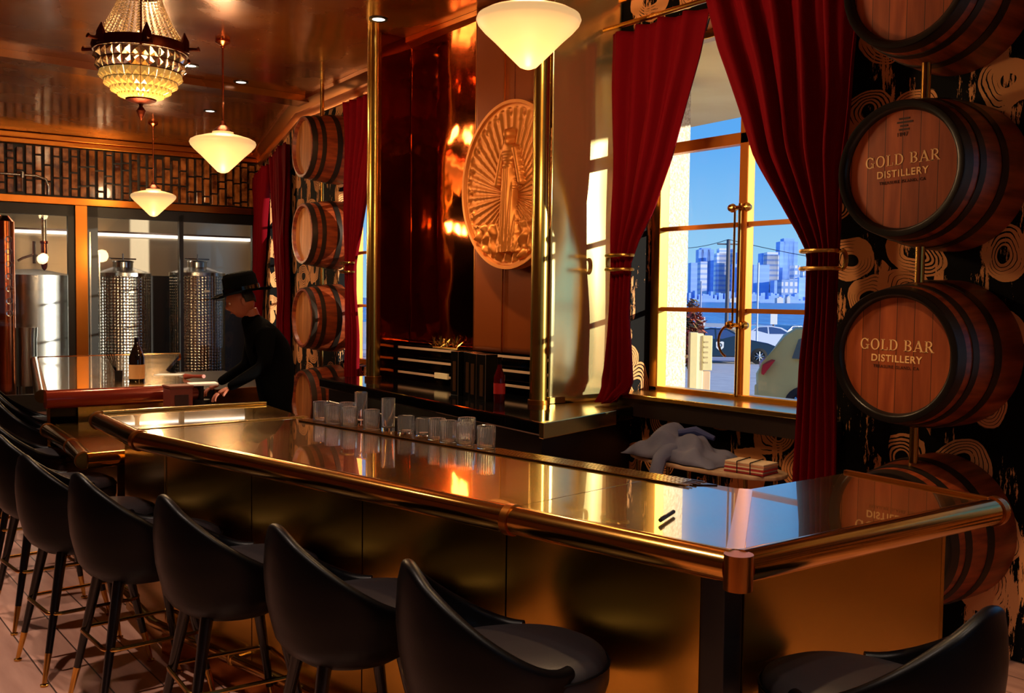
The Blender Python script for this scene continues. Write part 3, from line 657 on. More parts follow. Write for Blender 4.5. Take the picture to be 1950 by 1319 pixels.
# ================================================================= CURTAINS
def curtain(name, X, edgeA, edgeB, z0, z1, folds, amp, label, group=None, axis=None, puddle=0, tie=None, org=None, ydir=None):
    """cloth between two edge curves (offset along the wall as a function of z), gathered into folds"""
    nu, nv = folds * 12 + 1, 70
    o = Vector(org) if org else Vector((X, 0)); d = Vector(ydir) if ydir else Vector((0, 1)); n = Vector((-d.y, d.x))
    ph = [random.uniform(-.5, .5) for _ in range(folds + 2)]; sd = random.uniform(0, 50)
    def P(i, j):
        t = i / (nu - 1); z = lerp(z1, z0, j / (nv - 1))
        a = interp(edgeA, z); b = interp(edgeB, z); wdt = abs(b - a)
        A = amp * min(1.0, 0.35 + 0.9 * wdt / 0.8) 
        fold = math.sin(t * folds * 2 * PI + 0.8 * noise.noise(Vector((t * 4, z * .8, sd)))) 
        fold += 0.4 * math.sin(t * folds * 4.3 * PI + 2 + noise.noise(Vector((t * 3, z * 1.2, sd + 9))) * 2)
        s = lerp(a, b, t) + 0.006 * noise.noise(Vector((t * 9, z * 3, sd)))
        dep = A * fold + 0.03 * noise.noise(Vector((t * 3, z * 1.5, sd + 4)))
        if puddle and z < z0 + puddle:
            k = 1 - (z - z0) / puddle; s += (t - .5) * 0.22 * k + 0.03 * k * noise.noise(Vector((t * 6, k * 3, 5))); dep += 0.07 * k * math.sin(t * 9) + 0.06 * k
            z = z0 + (z - z0) * (0.8 + .4 * noise.noise(Vector((t * 8, k * 4, 2))))
            z = max(z, z0)
        q = o + d * s + n * dep
        return (q.x, q.y, z)
    rt = empty(name, (0, 0, 0), label, 'curtain', group)
    MB().grid(P, nu, nv).build('drape', velvet, rt, smooth=True, sharp=180, solid=0.006)
    if tie:
        tz, opn = tie; a = interp(edgeA, tz); b = interp(edgeB, tz); c = (a + b) / 2; hw_ = abs(b - a) / 2 + 0.02
        for dz in (-.045, .045):
            pts = []
            for k in range(25):
                q = R(-100 + 200 * k / 24) ; pp = o + d * (c + hw_ * math.sin(q)) + n * (0.02 + 0.07 * math.cos(q)); pts.append((pp.x, pp.y, tz + dz))
            MB().tube(pts, 0.012, 8).build('tieback_bar', brass_light, rt, smooth=True)
        e = opn; pts = []
        for k in range(13):
            q = R(-90 + 180 * k / 12); s_ = c + e * (hw_ + .012 + .02 * math.cos(q)); pp = o + d * s_ + n * .0; pts.append((pp.x, pp.y, tz + .045 * math.sin(q)))
        MB().tube(pts, 0.012, 8).build('tieback_end', brass_light, rt, smooth=True)
    return rt
curtain('curtain', 4.42, [(3.35, 4.64), (1.89, 4.60), (1.54, 4.63), (1.19, 4.66), (0.97, 4.70)], [(3.35, 3.84), (3.11, 3.90), (2.82, 4.00), (2.52, 4.11), (2.21, 4.25), (2.02, 4.37), (1.88, 4.43), (1.55, 4.44), (1.21, 4.41), (.97, 4.38)],
        0.985, 3.36, 4, 0.035, 'red velvet curtain left of the big window, tied back, pooling on the counter', 'red velvet curtains', puddle=0.13, tie=(1.885, 1))
curtain('curtain', 4.36, [(3.40, 3.80), (3.07, 3.69), (2.75, 3.55), (2.44, 3.42), (2.14, 3.23), (2.0, 3.13), (1.9, 3.07), (1.58, 3.075), (1.3, 3.10), (.73, 3.12), (.02, 3.14)], [(3.40, 2.80), (2.39, 2.88), (1.85, 2.90), (1.31, 2.90), (.77, 2.88), (.02, 2.86)],
        0.02, 3.38, 5, 0.04, 'red velvet curtain right of the big window, tied back, hanging to the floor', 'red velvet curtains', tie=(1.865, -1))
m = MB(); m.tube([(4.42, 2.7, 3.40), (4.42, 4.72, 3.40)], .016); tag(m.build('curtain_rod', brass, smooth=True), 'brass curtain rod over the big window', 'curtain rod')
# middle-facet curtains (left of the niche posts)
fd = (dF.x, dF.y); fo = (F0[0], F0[1])
fo2 = (Vector(F0) - nF * 0.10)
def fs(y): return (y - F0[1]) / dF.y
curtain('curtain', 0, [(3.5, fs(8.70)), (2.0, fs(8.68)), (1.9, fs(8.68)), (.85, fs(8.70))], [(3.5, fs(7.9)), (2.6, fs(8.25)), (2.0, fs(8.48)), (1.9, fs(8.50)), (.85, fs(8.42))], 0.03, 3.55, 5, 0.04,
        'red velvet curtain between the left barrel stack and the niche post, tied back', 'red velvet curtains', org=fo2, ydir=fd, tie=(1.93, 1))
fo3 = (Vector(G0) - nG * 0.10); gd = (dG.x, dG.y)
curtain('curtain', 0, [(3.4, 0.35), (2.0, .45), (1.3, .40), (.03, .35)], [(3.4, 1.9), (2.6, 1.45), (2.0, 1.1), (1.6, .95), (.03, .95)], 0.03, 3.42, 6, 0.045,
        'red velvet curtain behind the man in the hat, left of the barrel stack', 'red velvet curtains', org=fo3, ydir=gd)
curtain('curtain', 0, [(3.4, 4.1), (2.0, 4.0), (.03, 4.1)], [(3.4, 2.4), (2.6, 2.9), (2.0, 3.4), (1.5, 3.6), (.03, 3.5)], 0.03, 3.42, 6, 0.045,
        'narrow red velvet curtain in the far corner beside the glass partition', 'red velvet curtains', org=fo3, ydir=gd)
# panes in the two side windows
for idx, (p0, d, n, s0, s1, z0, z1) in {2: (Vector(F0), dF, nF, .72, 1.92, .95, 3.3), 5: (Vector(G0), dG, nG, 1.5, 3.0, .7, 3.1)}.items():
    root = D.objects.new('window_%d' % idx, None); COL.objects.link(root); struct(root)
    def blk(m, a, b, c, e, t0, t1):
        q = [p0 + d * a + n * t0, p0 + d * b + n * t0, p0 + d * b + n * t1, p0 + d * a + n * t1]; m.prism([(v.x, v.y) for v in q], c, e); return m
    m = MB(); blk(m, s0, s0 + .06, z0, z1, .18, .25); blk(m, s1 - .06, s1, z0, z1, .18, .25); blk(m, s0, s1, z0, z0 + .05, .18, .25); blk(m, s0, s1, z1 - .05, z1, .18, .25); blk(m, (s0 + s1) / 2 - .03, (s0 + s1) / 2 + .03, z0, z1, .18, .25)
    for z in (1.55, 2.1, 2.65): blk(m, s0, s1, z - .014, z + .014, .2, .24)
    m.build('window_frame', gold_frame, root); blk(MB(), s0 + .05, s1 - .05, z0 + .04, z1 - .04, .214, .218).build('pane', pane_m, root)

# ================================================================= BARRELS
def letters_serif(txt, size):
    """simple slab-serif capitals as flat bars; returns list of quads in (x,z) plus the advance"""
    st, th, sl = .16, .07, .06; out = []; x = 0.0
    def rect(a, b, c, d): out.append([(x + a, b), (x + c, b), (x + c, d), (x + a, d)])
    def stroke(p, q, w_):
        dx, dz = q[0] - p[0], q[1] - p[1]; l = math.hypot(dx, dz); nx, nz = -dz / l * w_ / 2, dx / l * w_ / 2
        out.append([(x + p[0] + nx, p[1] + nz), (x + p[0] - nx, p[1] - nz), (x + q[0] - nx, q[1] - nz), (x + q[0] + nx, q[1] + nz)])
    def arc(cx, cz, rx, rz, a0, a1, wt, wn, n=18):
        for k in range(n):
            a, b = R(lerp(a0, a1, k / n)), R(lerp(a0, a1, (k + 1) / n))
            def w_(t): return lerp(wn, wt, abs(math.cos(t)))
            o = lambda t: (x + cx + rx * math.cos(t), cz + rz * math.sin(t)); i = lambda t: (x + cx + (rx - w_(t)) * math.cos(t), cz + (rz - min(w_(t), .09)) * math.sin(t))
            out.append([o(a), o(b), i(b), i(a)])
    for ch in txt:
        if ch == 'G': arc(.42, .5, .42, .52, 40, 330, st, th); rect(.66, .04, .80, .46); rect(.54, .40, .90, .46); rect(.73, .66, .78, .98); adv = .98
        elif ch == 'O': arc(.44, .5, .44, .52, 0, 360, st, th, 30); adv = .96
        elif ch == 'L': rect(.10, 0, .10 + st, 1); rect(0, .94, .38, 1); rect(0, 0, .66, sl); rect(.61, 0, .67, .28); adv = .74
        elif ch == 'D': rect(.10, 0, .10 + st, 1); rect(0, .94, .42, 1); rect(0, 0, .42, sl); arc(.38, .5, .46, .5, -90, 90, st, th); adv = .94
        elif ch == 'B': rect(.10, 0, .10 + st, 1); rect(0, .94, .42, 1); rect(0, 0, .42, sl); rect(.1, .49, .42, .55); arc(.40, .76, .28, .24, -90, 90, .13, th); arc(.40, .27, .34, .27, -90, 90, st, th); adv = .84
        elif ch == 'A': stroke((.46, 1.0), (.12, .02), .07); stroke((.44, 1.0), (.80, .02), st); rect(.24, .30, .66, .37); rect(-.02, 0, .28, sl); rect(.62, 0, 1.0, sl); adv = .98
        elif ch == 'R': rect(.10, 0, .10 + st, 1); rect(0, .94, .42, 1); rect(0, 0, .36, sl); rect(.1, .46, .42, .52); arc(.40, .73, .30, .27, -90, 90, .14, th); stroke((.42, .48), (.74, .04), .14); rect(.62, 0, .90, sl); adv = .92
        else: adv = .38
        x += adv + .07
    wd = x - .07
    return [[((px - wd / 2) * size, pz * size) for px, pz in q] for q in out]
def text_mesh(txt, size, extr, bold=0.0, space=1.0):
    cu = D.curves.new('txt', 'FONT'); cu.body = txt; cu.size = size; cu.align_x = 'CENTER'; cu.extrude = extr; cu.offset = bold; cu.space_character = space
    o = D.objects.new('txt', cu); COL.objects.link(o); dg = bpy.context.evaluated_depsgraph_get(); me = D.meshes.new_from_object(o.evaluated_get(dg))
    D.objects.remove(o); D.curves.remove(cu); return me
RB = 0.30                                     # outer chime radius
def barrel(name, loc, rz, label, group, head, L_=0.50, text=False, stamp=False, roll_=0.0):
    rt = empty(name, loc, label, 'barrel', group, rz)
    def rad(x): return RB + 0.052 * math.sin(min(1, x / .45) * PI / 2)
    prof = [(RB - .055, .035), (RB - .035, .035), (RB - .022, 0.0), (RB, 0.0)] + [(rad(x), x) for x in [.03 + (L_ - .03) * k / 10 for k in range(11)]] + [(.001, L_)]
    MB().lathe(prof, seg=56, axis='x').build('staves', stave_wood, rt, smooth=True, sharp=40)
    MB().lathe([(.001, .032), (RB - .030, .032), (RB - .030, .05), (.001, .05)], seg=48, axis='x').build('barrel_head', head, rt)
    ho = []
    for (a, b) in ((.004, .055), (.10, .14), (.25, .30)):
        h = MB().lathe([(rad(a) + .001, a), (rad(a) + .005, a), (rad(b) + .005, b), (rad(b) + .001, b)], seg=56, axis='x', close=True).build('hoop', iron, rt, smooth=True, sharp=40); ho.append(h)
    if text or 'right stack' in label: MB().lathe([(RB - .037, .028), (RB - .030, .002), (RB - .020, -.004), (RB + .002, -.004), (RB + .006, .004), (RB + .004, .06), (RB + .001, .06), (RB, 0), (RB - .022, 0), (RB - .034, .031)], seg=64, axis='x', close=True).build('chime_ring', iron_dark, rt, smooth=True, sharp=50)
    rv = MB()
    for (x) in (.03, .12): 
        for q in (-20, -15): 
            a = R(q); rr = rad(x) + .006; rv.lathe([(.0001, .004), (.005, .003), (.006, 0)], (0, 0, 0), 8); 
    if text:
        q = letters_serif('GOLD BAR', .050); m = MB(); c, s_ = math.cos(roll_), math.sin(roll_)
        def T(px, pz): X_, Z_ = px * c - pz * s_, px * s_ + pz * c; return X_, Z_
        for quad in q:
            P1 = [T(px, pz + .022) for px, pz in quad]
            m.add([(.0300, -a, b) for a, b in P1] + [(.033, -a, b) for a, b in P1], [(0, 1, 2, 3), (7, 6, 5, 4), (0, 4, 5, 1), (1, 5, 6, 2), (2, 6, 7, 3), (3, 7, 4, 0)])
        m.build('lettering', letter_gold, rt)
        for (tx, sz, zz, mt, ex) in (('DISTILLERY', .045, -.030, letter_gold, .0009), ('TREASURE ISLAND, CA', .020, -.060, ink, .0006)) + ((('1847', .026, .148, ink, .0006),) if stamp else ()):
            me = text_mesh(tx, sz, ex, .0008 if mt is letter_gold else 0, 1.12)
            me.materials.clear(); me.materials.append(mt)
            o = D.objects.new('lettering' if mt is letter_gold else 'stamp', me); COL.objects.link(o); o.parent = rt
            bx = Matrix(((0, 0, -1, .0308), (-1, 0, 0, 0), (0, 1, 0, 0), (0, 0, 0, 1)))
            off = T(0, zz); o.matrix_local = Matrix.Translation((0, -off[0], off[1])) @ bx @ Matrix.Rotation(roll_, 4, 'Z')
        if stamp:
            m = MB()
            for k in range(4): 
                wd = (.030, .045, .020, .028)[k]; m.box((.030, -.000 - wd, .222 - k * .016), (.0325, .004 + wd * .6, .230 - k * .016))
            m.build('stamp', ink, rt)
    return rt
BG = 'barrel ends mounted on the brass pole by the big window'; BG2 = 'barrel ends stacked left of the niche'
for z, lb, tx, st_ in ((3.09, 'barrel at the top of the right stack, cut off by the top of the picture', 0, 0), (2.25, 'barrel lettered GOLD BAR with a dark stamp near the top of its head', 1, 1),
                  (1.41, 'barrel lettered GOLD BAR without a top stamp, just above the bar end', 1, 0), (0.57, 'lowest barrel of the right stack, almost hidden behind the bar end', 0, 0)):
    barrel('oak_barrel', (4.06, 2.40, z), R(0), lb, BG, head_wood, .505, bool(tx), bool(st_), R(1.5) if st_ else R(-.5))
for z, lb in ((3.145, 'barrel at the top of the left stack, right under the cornice'), (2.273, 'second barrel from the top of the left stack'), (1.42, 'third barrel from the top of the left stack'), (0.58, 'lowest barrel of the left stack, behind the glasses')):
    barrel('oak_barrel', (4.40, 9.12, z), R(-6), lb, BG2, head_wood_pale, .40)
def segpole(x, y, zs, label):
    rt = empty('barrel_pole', (x, y, 0), label, 'pole', 'brass poles through the barrel stacks')
    for a, b in zs: MB().lathe([(.0001, a), (.021, a), (.021, b), (.0001, b)], (0, 0, 0), 16).build('pole_section', brass, rt, smooth=True)
    return rt
segpole(4.27, 2.40, [(0, .22), (.90, 1.07), (1.745, 1.91), (2.585, 2.75), (3.43, CZ)], 'brass pole carrying the barrel stack at the right')
segpole(4.615, 9.10, [(0, .25), (.92, 1.09), (1.76, 1.94), (2.61, 2.80), (3.48, CZ)], 'brass pole carrying the barrel stack left of the niche')

# ================================================================= NICHE FURNITURE
def cyl(m, x, y, z0, z1, r, seg=24): return m.lathe([(.0001, z0), (r, z0), (r, z1), (.0001, z1)], (x, y, 0), seg)
for (x, y, lb) in ((4.03, 7.02, 'tall brass post at the left front of the niche'), (4.02, 4.86, 'tall brass post at the right front of the niche')):
    rt = empty('niche_post', (x, y, .96), lb, 'post', 'brass posts of the niche'); cyl(MB(), 0, 0, .03, CZ - .96, .058, 32).build('tube', post_brass, rt, smooth=True)
    cyl(MB(), 0, 0, 0, .03, .07, 32).build('base_ring', copper_trim, rt, smooth=True)
# counter under the niche, running past it to the curtain
rt = empty('back_counter', (3.9, 5.5, 0), 'black back-bar counter running under the niche and past its right post', 'counter')
def rel(pts, o): return [(p[0] - o[0], p[1] - o[1]) for p in pts]
cp = [(3.40, 4.10), (3.70, 7.4), (4.66, 7.4), (4.57, 4.80), (4.56, 4.43)]
MB().prism(rel([(3.44, 4.12), (3.73, 7.4), (4.6, 7.4), (4.56, 4.80), (4.55, 4.45)], (3.9, 5.5)), .88, .96).build('worktop', black_gloss, rt, bev=.012)
MB().prism(rel([(3.52, 4.22), (3.80, 7.36), (4.56, 7.36), (4.55, 4.55)], (3.9, 5.5)), 0, .88).build('cabinet_body', black_satin, rt)
MB().prism(rel([(3.41, 4.075), (3.42, 4.125), (4.20, 4.365), (4.20, 4.315)], (3.9, 5.5)), .875, .965).build('brass_edge', brass_light, rt, bev=.004)
MB().prism(rel([(3.50, 4.12), (4.03, 4.76), (4.54, 4.78), (4.53, 4.46)], (3.9, 5.5)), .96, .966).build('brass_cover', brass_light, rt)
MB().box((.15, -.72, .966), (.64, -.66, 1.01)).build('brass_upstand', brass_light, rt, bev=.004)
m = MB(); m.tube([(-.28, 1.5, .80), (-.45, -.6, .80)], .012); m.build('speed_rail', steel, rt)
# shelves
shm = mat('shelf_edge', (206, 176, 150), .35)
for z, lb in ((1.235, 'top shelf across the niche back, above the boxes'), (1.135, 'middle shelf across the niche back'), (1.030, 'lowest shelf across the niche back')):
    rt = empty('niche_shelf', (4.25, 6, z), lb, 'shelf', 'shelves at the back of the niche'); MB().box((0, -1.14, -.012), (.10, .98, .0)).build('shelf_board', black_gloss, rt); MB().box((-.006, -1.14, -.014), (0, .98, .004)).build('shelf_edge', shm, rt)
m = MB(); m.box((4.35, NY0 + .05, .96), (4.37, NY1 - .03, 1.249)); struct(m.build('wall_niche_lower', black_gloss))
tg = MB().box((4.226, 6.22, 1.012), (4.242, 6.40, 1.055)); tag(tg.build('shelf_tag', mat('tag_cream', (238, 226, 190), .6)), 'small cream tag clipped to the lowest shelf', 'tag')
# gift boxes + red bottle
bxm = mat('box_black', (10, 9, 9), .25); bed = mat('box_edge', (118, 96, 80), .3, .6)
gb = empty('gift_box', (3.93, 5.62, .96), 'black bottle box at the left end of the row on the counter', 'box', 'black bottle boxes on the counter')
MB().box((-.05, -.048, 0), (.05, .048, .31)).build('box_body', bxm, gb, bev=.003); MB().box((-.053, -.049, 0), (-.050, -.045, .31)).build('box_edge', bed, gb)
MB().box((-.0525, -.018, .03), (-.0505, .018, .24)).build('brown_panel', mat('box_brown', (70, 44, 26), .3), gb)
for y, x, lb in ((5.49, 3.95, 'black bottle box second from the left of the row on the counter'), (5.36, 3.90, 'black bottle box third from the left of the row on the counter'), (5.23, 3.88, 'black bottle box fourth from the left of the row, next to the red bottle')):
    copy_tree(gb, (x, y, .96), lb, 0)
bt = empty('red_bottle', (3.86, 5.07, .96), 'dark red bottle with a red label at the right end of the box row', 'bottle')
MB().lathe([(.0001, 0), (.036, 0), (.038, .02), (.038, .17), (.016, .23), (.014, .28), (.0001, .28)], seg=24).build('bottle_glass', mat('red_glass', (96, 8, 16), .05, 0, Transmission_Weight=.5), bt, smooth=True)
MB().lathe([(.0385, .06), (.0392, .06), (.0392, .13), (.0385, .13)], seg=24, close=True).build('label', mat('label_red', (180, 30, 34), .5), bt, smooth=True); MB().lathe([(.0001, .30), (.018, .30), (.018, .255), (.0150, .255)], seg=20).build('stopper', black_gloss, bt, smooth=True)
# centrepiece of dried gold leaves
gl = MB()
for k in range(46):
    a = random.uniform(-1.1, 1.1); l = random.uniform(.05, .14); y0 = random.uniform(-.16, .16); b = Vector((random.uniform(-.03, .03), y0, .02)); t = b + Vector((random.uniform(-.03, .03), math.sin(a) * l, math.cos(a) * l * .75)); s_ = Vector((.0, .008, 0))
    gl.add([b, (b + t) / 2 + s_, t, (b + t) / 2 - s_], [(0, 1, 2, 3)])
gl.tube([(0, -.17, .012), (0, .17, .012)], .010)
tag(gl.build('gold_leaf_garland', brass_light, loc=(4.285, 6.33, 1.237)), 'spray of gilded leaves standing on the top shelf', 'ornament')

# medallion (generic relief: rays, rim, a plain draped figure)
MR = .59
def medal():
    n_r, n_a = 80, 260; V = []
    def hgt(y, z):
        r = math.hypot(y, z); a = math.atan2(z + .12, y)
        e = 0.0
        if r > .95: return .030
        if r > .92: return .012
        rr = math.hypot(y, z + .12)
        if rr > .16: e += .010 * (1 if math.sin(a * 44) > .2 else 0) * (1 if (z > -.5) else 0) 
        # plain robed figure
        def body(z):
            return interp([(-.80, .24), (-.60, .19), (-.2, .13), (.10, .10), (.26, .085), (.40, .135), (.46, .12), (.49, .04), (.54, .04)], z)
        if -.80 < z < .54:
            bw = body(z)
            if abs(y) < bw: t = 1 - (abs(y) / bw) ** 2; e = max(e, .012 + .045 * math.sqrt(max(0, t)) + .006 * math.sin(y * 95 + z * 4) * (z < .2) + .005 * math.sin(z * 90) * (.2 < z < .42))
        hd = math.hypot(y, (z - .60) * .85)
        if hd < .062: e = max(e, .014 + .05 * math.sqrt(1 - (hd / .062) ** 2))
        for s_ in (-1, 1):
            ax, az, bx, bz = s_ * .12, .42, s_ * .24, .02
            t = max(0, min(1, ((y - ax) * (bx - ax) + (z - az) * (bz - az)) / ((bx - ax) ** 2 + (bz - az) ** 2))); dd = math.hypot(y - ax - t * (bx - ax), z - az - t * (bz - az))
            if dd < .04: e = max(e, .012 + .03 * math.sqrt(1 - (dd / .04) ** 2))
        if z < -.45: e = max(e, .018 + .030 * noise.noise(Vector((y * 9, z * 9, 1.0))) + .014 * math.sin(y * 40 + math.sin(z * 30)))
        for k in range(13):
            q = R(-20 + 220 * k / 12); sd = math.hypot(y - .84 * math.cos(q), z - .84 * math.sin(q))
            if sd < .035: e = max(e, .03 * (1 - sd / .035))
        return e
    m = MB()
    def P(i, j):
        a = 2 * PI * i / n_a; r = .998 * j / (n_r - 1); y, z = r * math.cos(a), r * math.sin(a); return (-hgt(y, z) * 1.15, y * MR, z * MR)
    m.grid(P, n_a, n_r, True)
    m.lathe([(MR * .998, -.024), (MR, -.018), (MR, .045), (.001, .045)], seg=96, axis='x')
    return m
md = empty('gold_medallion', (4.22, 5.43, 2.44), 'big round gold relief medallion with sun rays hanging in the niche', 'medallion', None, R(-2))
medal().build('relief_disc', gold_relief, md, smooth=True, sharp=60)
m = MB(); m.tube([(.02, 0, MR - .02), (.02, .0, CZ - 2.44 - .003)], .004, 6); m.build('hanging_wire', bronze, md); 

# ================================================================= MAIN BAR
A0, A1, A2 = Vector((1.915, 1.538)), Vector((1.365, 4.426)), Vector((1.409, 5.20))
Bk2, Bk1, In, Fa, Ra = Vector((2.28, 5.20)), Vector((2.20, 4.50)), Vector((2.561, 2.02)), Vector((3.119, 2.012)), Vector((3.06, 1.485))
TZ = 1.03
bar = empty('main_bar', (1.9, 2.4, 0), 'long brass-topped bar counter across the middle of the room', 'bar')
bo = (1.9, 2.4)
def rp(*ps): return [(p[0] - bo[0], p[1] - bo[1]) for p in ps]
jf = A0.lerp(A1, .245); jb = In.lerp(Bk1, .13)
seams = [(A0, jf, jb, In), (jf, A1, Bk1, jb), (A1, A2, Bk2, Bk1), (A0, In, Fa, Ra)]
for k, q in enumerate(seams):
    c = sum(q, Vector((0, 0))) / 4; q = [p + (c - p).normalized() * .0015 for p in q]
    if k == 3: q = q[::-1]
    MB().prism(rp(*[(p.x, p.y) for p in q][::-1]), TZ - .045, TZ).build('bar_top_sheet', brass_top, bar, bev=.0015)
# rail tube
def offs(p, n, k): return p + n * k
def nrm(a, b): t = (b - a).normalized(); return Vector((-t.y, t.x))
def outn(a, b): 
    n = nrm(a, b); c = Vector((2.2, 3.0)); return n if (a - c).dot(n) > 0 else -n
def tube_between(name, a, b, n, r=.042, z=TZ - .036, caps=True, t0=0.0, t1=1.0):
    p = a.lerp(b, t0) + n * .022; q = a.lerp(b, t1) + n * .022
    return MB().tube([(p.x - bo[0], p.y - bo[1], z), (q.x - bo[0], q.y - bo[1], z)], r, 28).build(name, brass_rail, bar, smooth=True)
n01, n12, nR = outn(A0, A1), outn(A1, A2), outn(A0, Ra)
tube_between('arm_rail', A0, jf, n01, t1=.995); tube_between('arm_rail', jf, A1, n01, t0=.005); tube_between('arm_rail', A1, A2, n12, t0=.01, t1=1.03); tube_between('arm_rail', A0, Ra, nR, t1=1.05)
def clasp(p, n, t, r=.0475, ln=.013, z=TZ - .036):
    c = p + n * .022; a = c - t * ln; b = c + t * ln
    MB().tube([(a.x - bo[0], a.y - bo[1], z), (b.x - bo[0], b.y - bo[1], z)], r, 28).build('rail_clasp', copper_trim, bar, smooth=True)
t01 = (A1 - A0).normalized(); t12 = (A2 - A1).normalized(); tR = (Ra - A0).normalized()
clasp(jf, n01, t01); clasp(A1 + t01 * -.01, n01, t01); clasp(A2 + t12 * .02, n12, t12, ln=.008); clasp(Ra + tR * .03, nR, tR, ln=.012)
# corner clasp
cc_ = A0 + n01 * .030 + nR * .030
MB().lathe([(.0001, TZ - .085), (.036, TZ - .085), (.036, TZ + .003), (.0001, TZ + .003)], (cc_.x - bo[0], cc_.y - bo[1], 0), 40).build('corner_clasp', copper_trim, bar, smooth=True)
# mitre strap, drip rail, end strips
mt = (In - A0).normalized(); mn = Vector((-mt.y, mt.x)); strap = mat('strap_steel', (226, 222, 214), .22, 1.0)
MB().prism(rp(*[(p.x, p.y) for p in (A0 - mn * .022, In - mn * .022, In + mn * .022, A0 + mn * .022)][::-1]), TZ, TZ + .003).build('mitre_strap', strap, bar)
dt = (Bk1 - In).normalized(); dn = Vector((-dt.y, dt.x)); dn = dn if dn.x < 0 else -dn
da, db = In + dt * .10, In + dt * 2.42
dr = MB(); q = [da + dn * .012, db + dn * .012, db + dn * .105, da + dt * .10 + dn * .105]; dr.prism(rp(*[(p.x, p.y) for p in q]), TZ, TZ + .004)
dro = dr.build('drip_rail', mat('drip_dark', (60, 40, 30), .3, 1.0), bar)
ln_ = (db - da).length; sl = MB()
for k in range(int(ln_ / .016)):
    p = da + dt * (.10 + k * .016)
    if k * .016 + .10 > ln_: break
    a, b = p + dn * .012, p + dn * .104; sl.prism(rp(*[(v.x, v.y) for v in (a, b, b + dt * .007, a + dt * .007)]), TZ + .004, TZ + .007)
for o_ in (.008, .035, .06, .085, .104): 
    a, b = da + dn * o_ + dt * .05, db + dn * o_; sl.prism(rp(*[(v.x, v.y) for v in (a, b, b + dn * .003, a + dn * .003)]), TZ + .004, TZ + .0075)
sl.build('drip_grille', brass, dro)
MB().prism(rp((1.40, 5.185), (2.285, 5.175), (2.285, 5.215), (1.40, 5.225))[::1], TZ, TZ + .014).build('end_strip', brass_light, bar, bev=.003)
MB().prism(rp((1.375, 4.50), (2.22, 4.53), (2.22, 4.565), (1.378, 4.54)), TZ, TZ + .004).build('seam_strip', brass_light, bar, bev=.001)
MB().prism(rp((Ra.x, Ra.y - .02), (Ra.x + .02, Ra.y - .02), (Fa.x + .02, Fa.y + .01), (Fa.x, Fa.y + .01)), TZ - .045, TZ + .010).build('end_strip', copper_trim, bar, bev=.003)
# front panels
def panel(a, b, n, name='front_panel', inset=.10, mtl=brass_panel, z0=.0, z1=TZ - .05, t=.03, t0=0, t1=1):
    p = a.lerp(b, t0) - n * inset; q = a.lerp(b, t1) - n * inset
    return MB().prism(rp(*[(v.x, v.y) for v in (p, q, q - n * t, p - n * t)]), z0, z1).build(name, mtl, bar)
for k in range(4): panel(A0 + t01 * .15, A1, n01, t0=k / 4 + .0012, t1=(k + 1) / 4 - .0012)
panel(A1, A2, n12); panel(A0 + tR * .155, Ra, nR, t1=.97)
c = A0 - n01 * .085 - nR * .085
MB().prism(rp(*[(v.x, v.y) for v in (c, c + t01 * .075, c + t01 * .075 - n01 * .06, c - n01 * .06 - nR * .06, c + tR * .07 - nR * .06, c + tR * .07)]), 0, TZ - .05).build('corner_panel', black_satin, bar, bev=.003)
q = [A0 - n01 * .14 - nR * .14, A1 - n01 * .14, A2 - n12 * .14 - t12 * .02, Bk2 - t12 * .04 + Vector((-.03, 0)), Bk1 + Vector((-.03, 0)), In + Vector((-.05, -.03)), Fa + Vector((-.08, -.03)), Ra + Vector((-.09, .14))]
MB().prism(rp(*[(v.x, v.y) for v in q]), 0, TZ - .046).build('bar_carcass', black_satin, bar)
p = Ra - tR * .03 - nR * .10
MB().prism(rp((p.x - .02, p.y), (p.x, p.y), (p.x + .03, p.y + .40), (p.x + .01, p.y + .40)), 0, TZ - .05).build('end_panel', brass_panel, bar)
# foot rail with brackets
fr = MB(); frn = [A0 - n01 * .045 + t01 * .15, A1 - n01 * .045, A2 - n12 * .045 + t12 * .02]
for dz, dn_ in ((.15, .0), ): fr.tube([(v.x - bo[0], v.y - bo[1], dz) for v in frn], .022, 14)
fr.build('foot_rail', brass, bar, smooth=True)
for v in (A0.lerp(A1, .12), A0.lerp(A1, .45), A0.lerp(A1, .78), A2 - t12 * .05):
    b = MB(); a = v - n01 * .045; e_ = v - n01 * .10; b.tube([(a.x - bo[0], a.y - bo[1], .15), (e_.x - bo[0], e_.y - bo[1], .15)], .012, 10); b.lathe([(.0001, -.03), (.022, -.02), (.028, 0), (.022, .02), (.0001, .03)], (a.x - bo[0], a.y - bo[1], .15), 12); b.build('rail_bracket', brass, bar, smooth=True)
fk = [A0 - n01 * .098 + t01 * .15, A1 - n01 * .098]
MB().prism(rp(*[(v.x, v.y) for v in (fk[0], fk[1], fk[1] + n01 * .012, fk[0] + n01 * .012)]), 0, .09).build('kick_strip', copper_trim, bar)

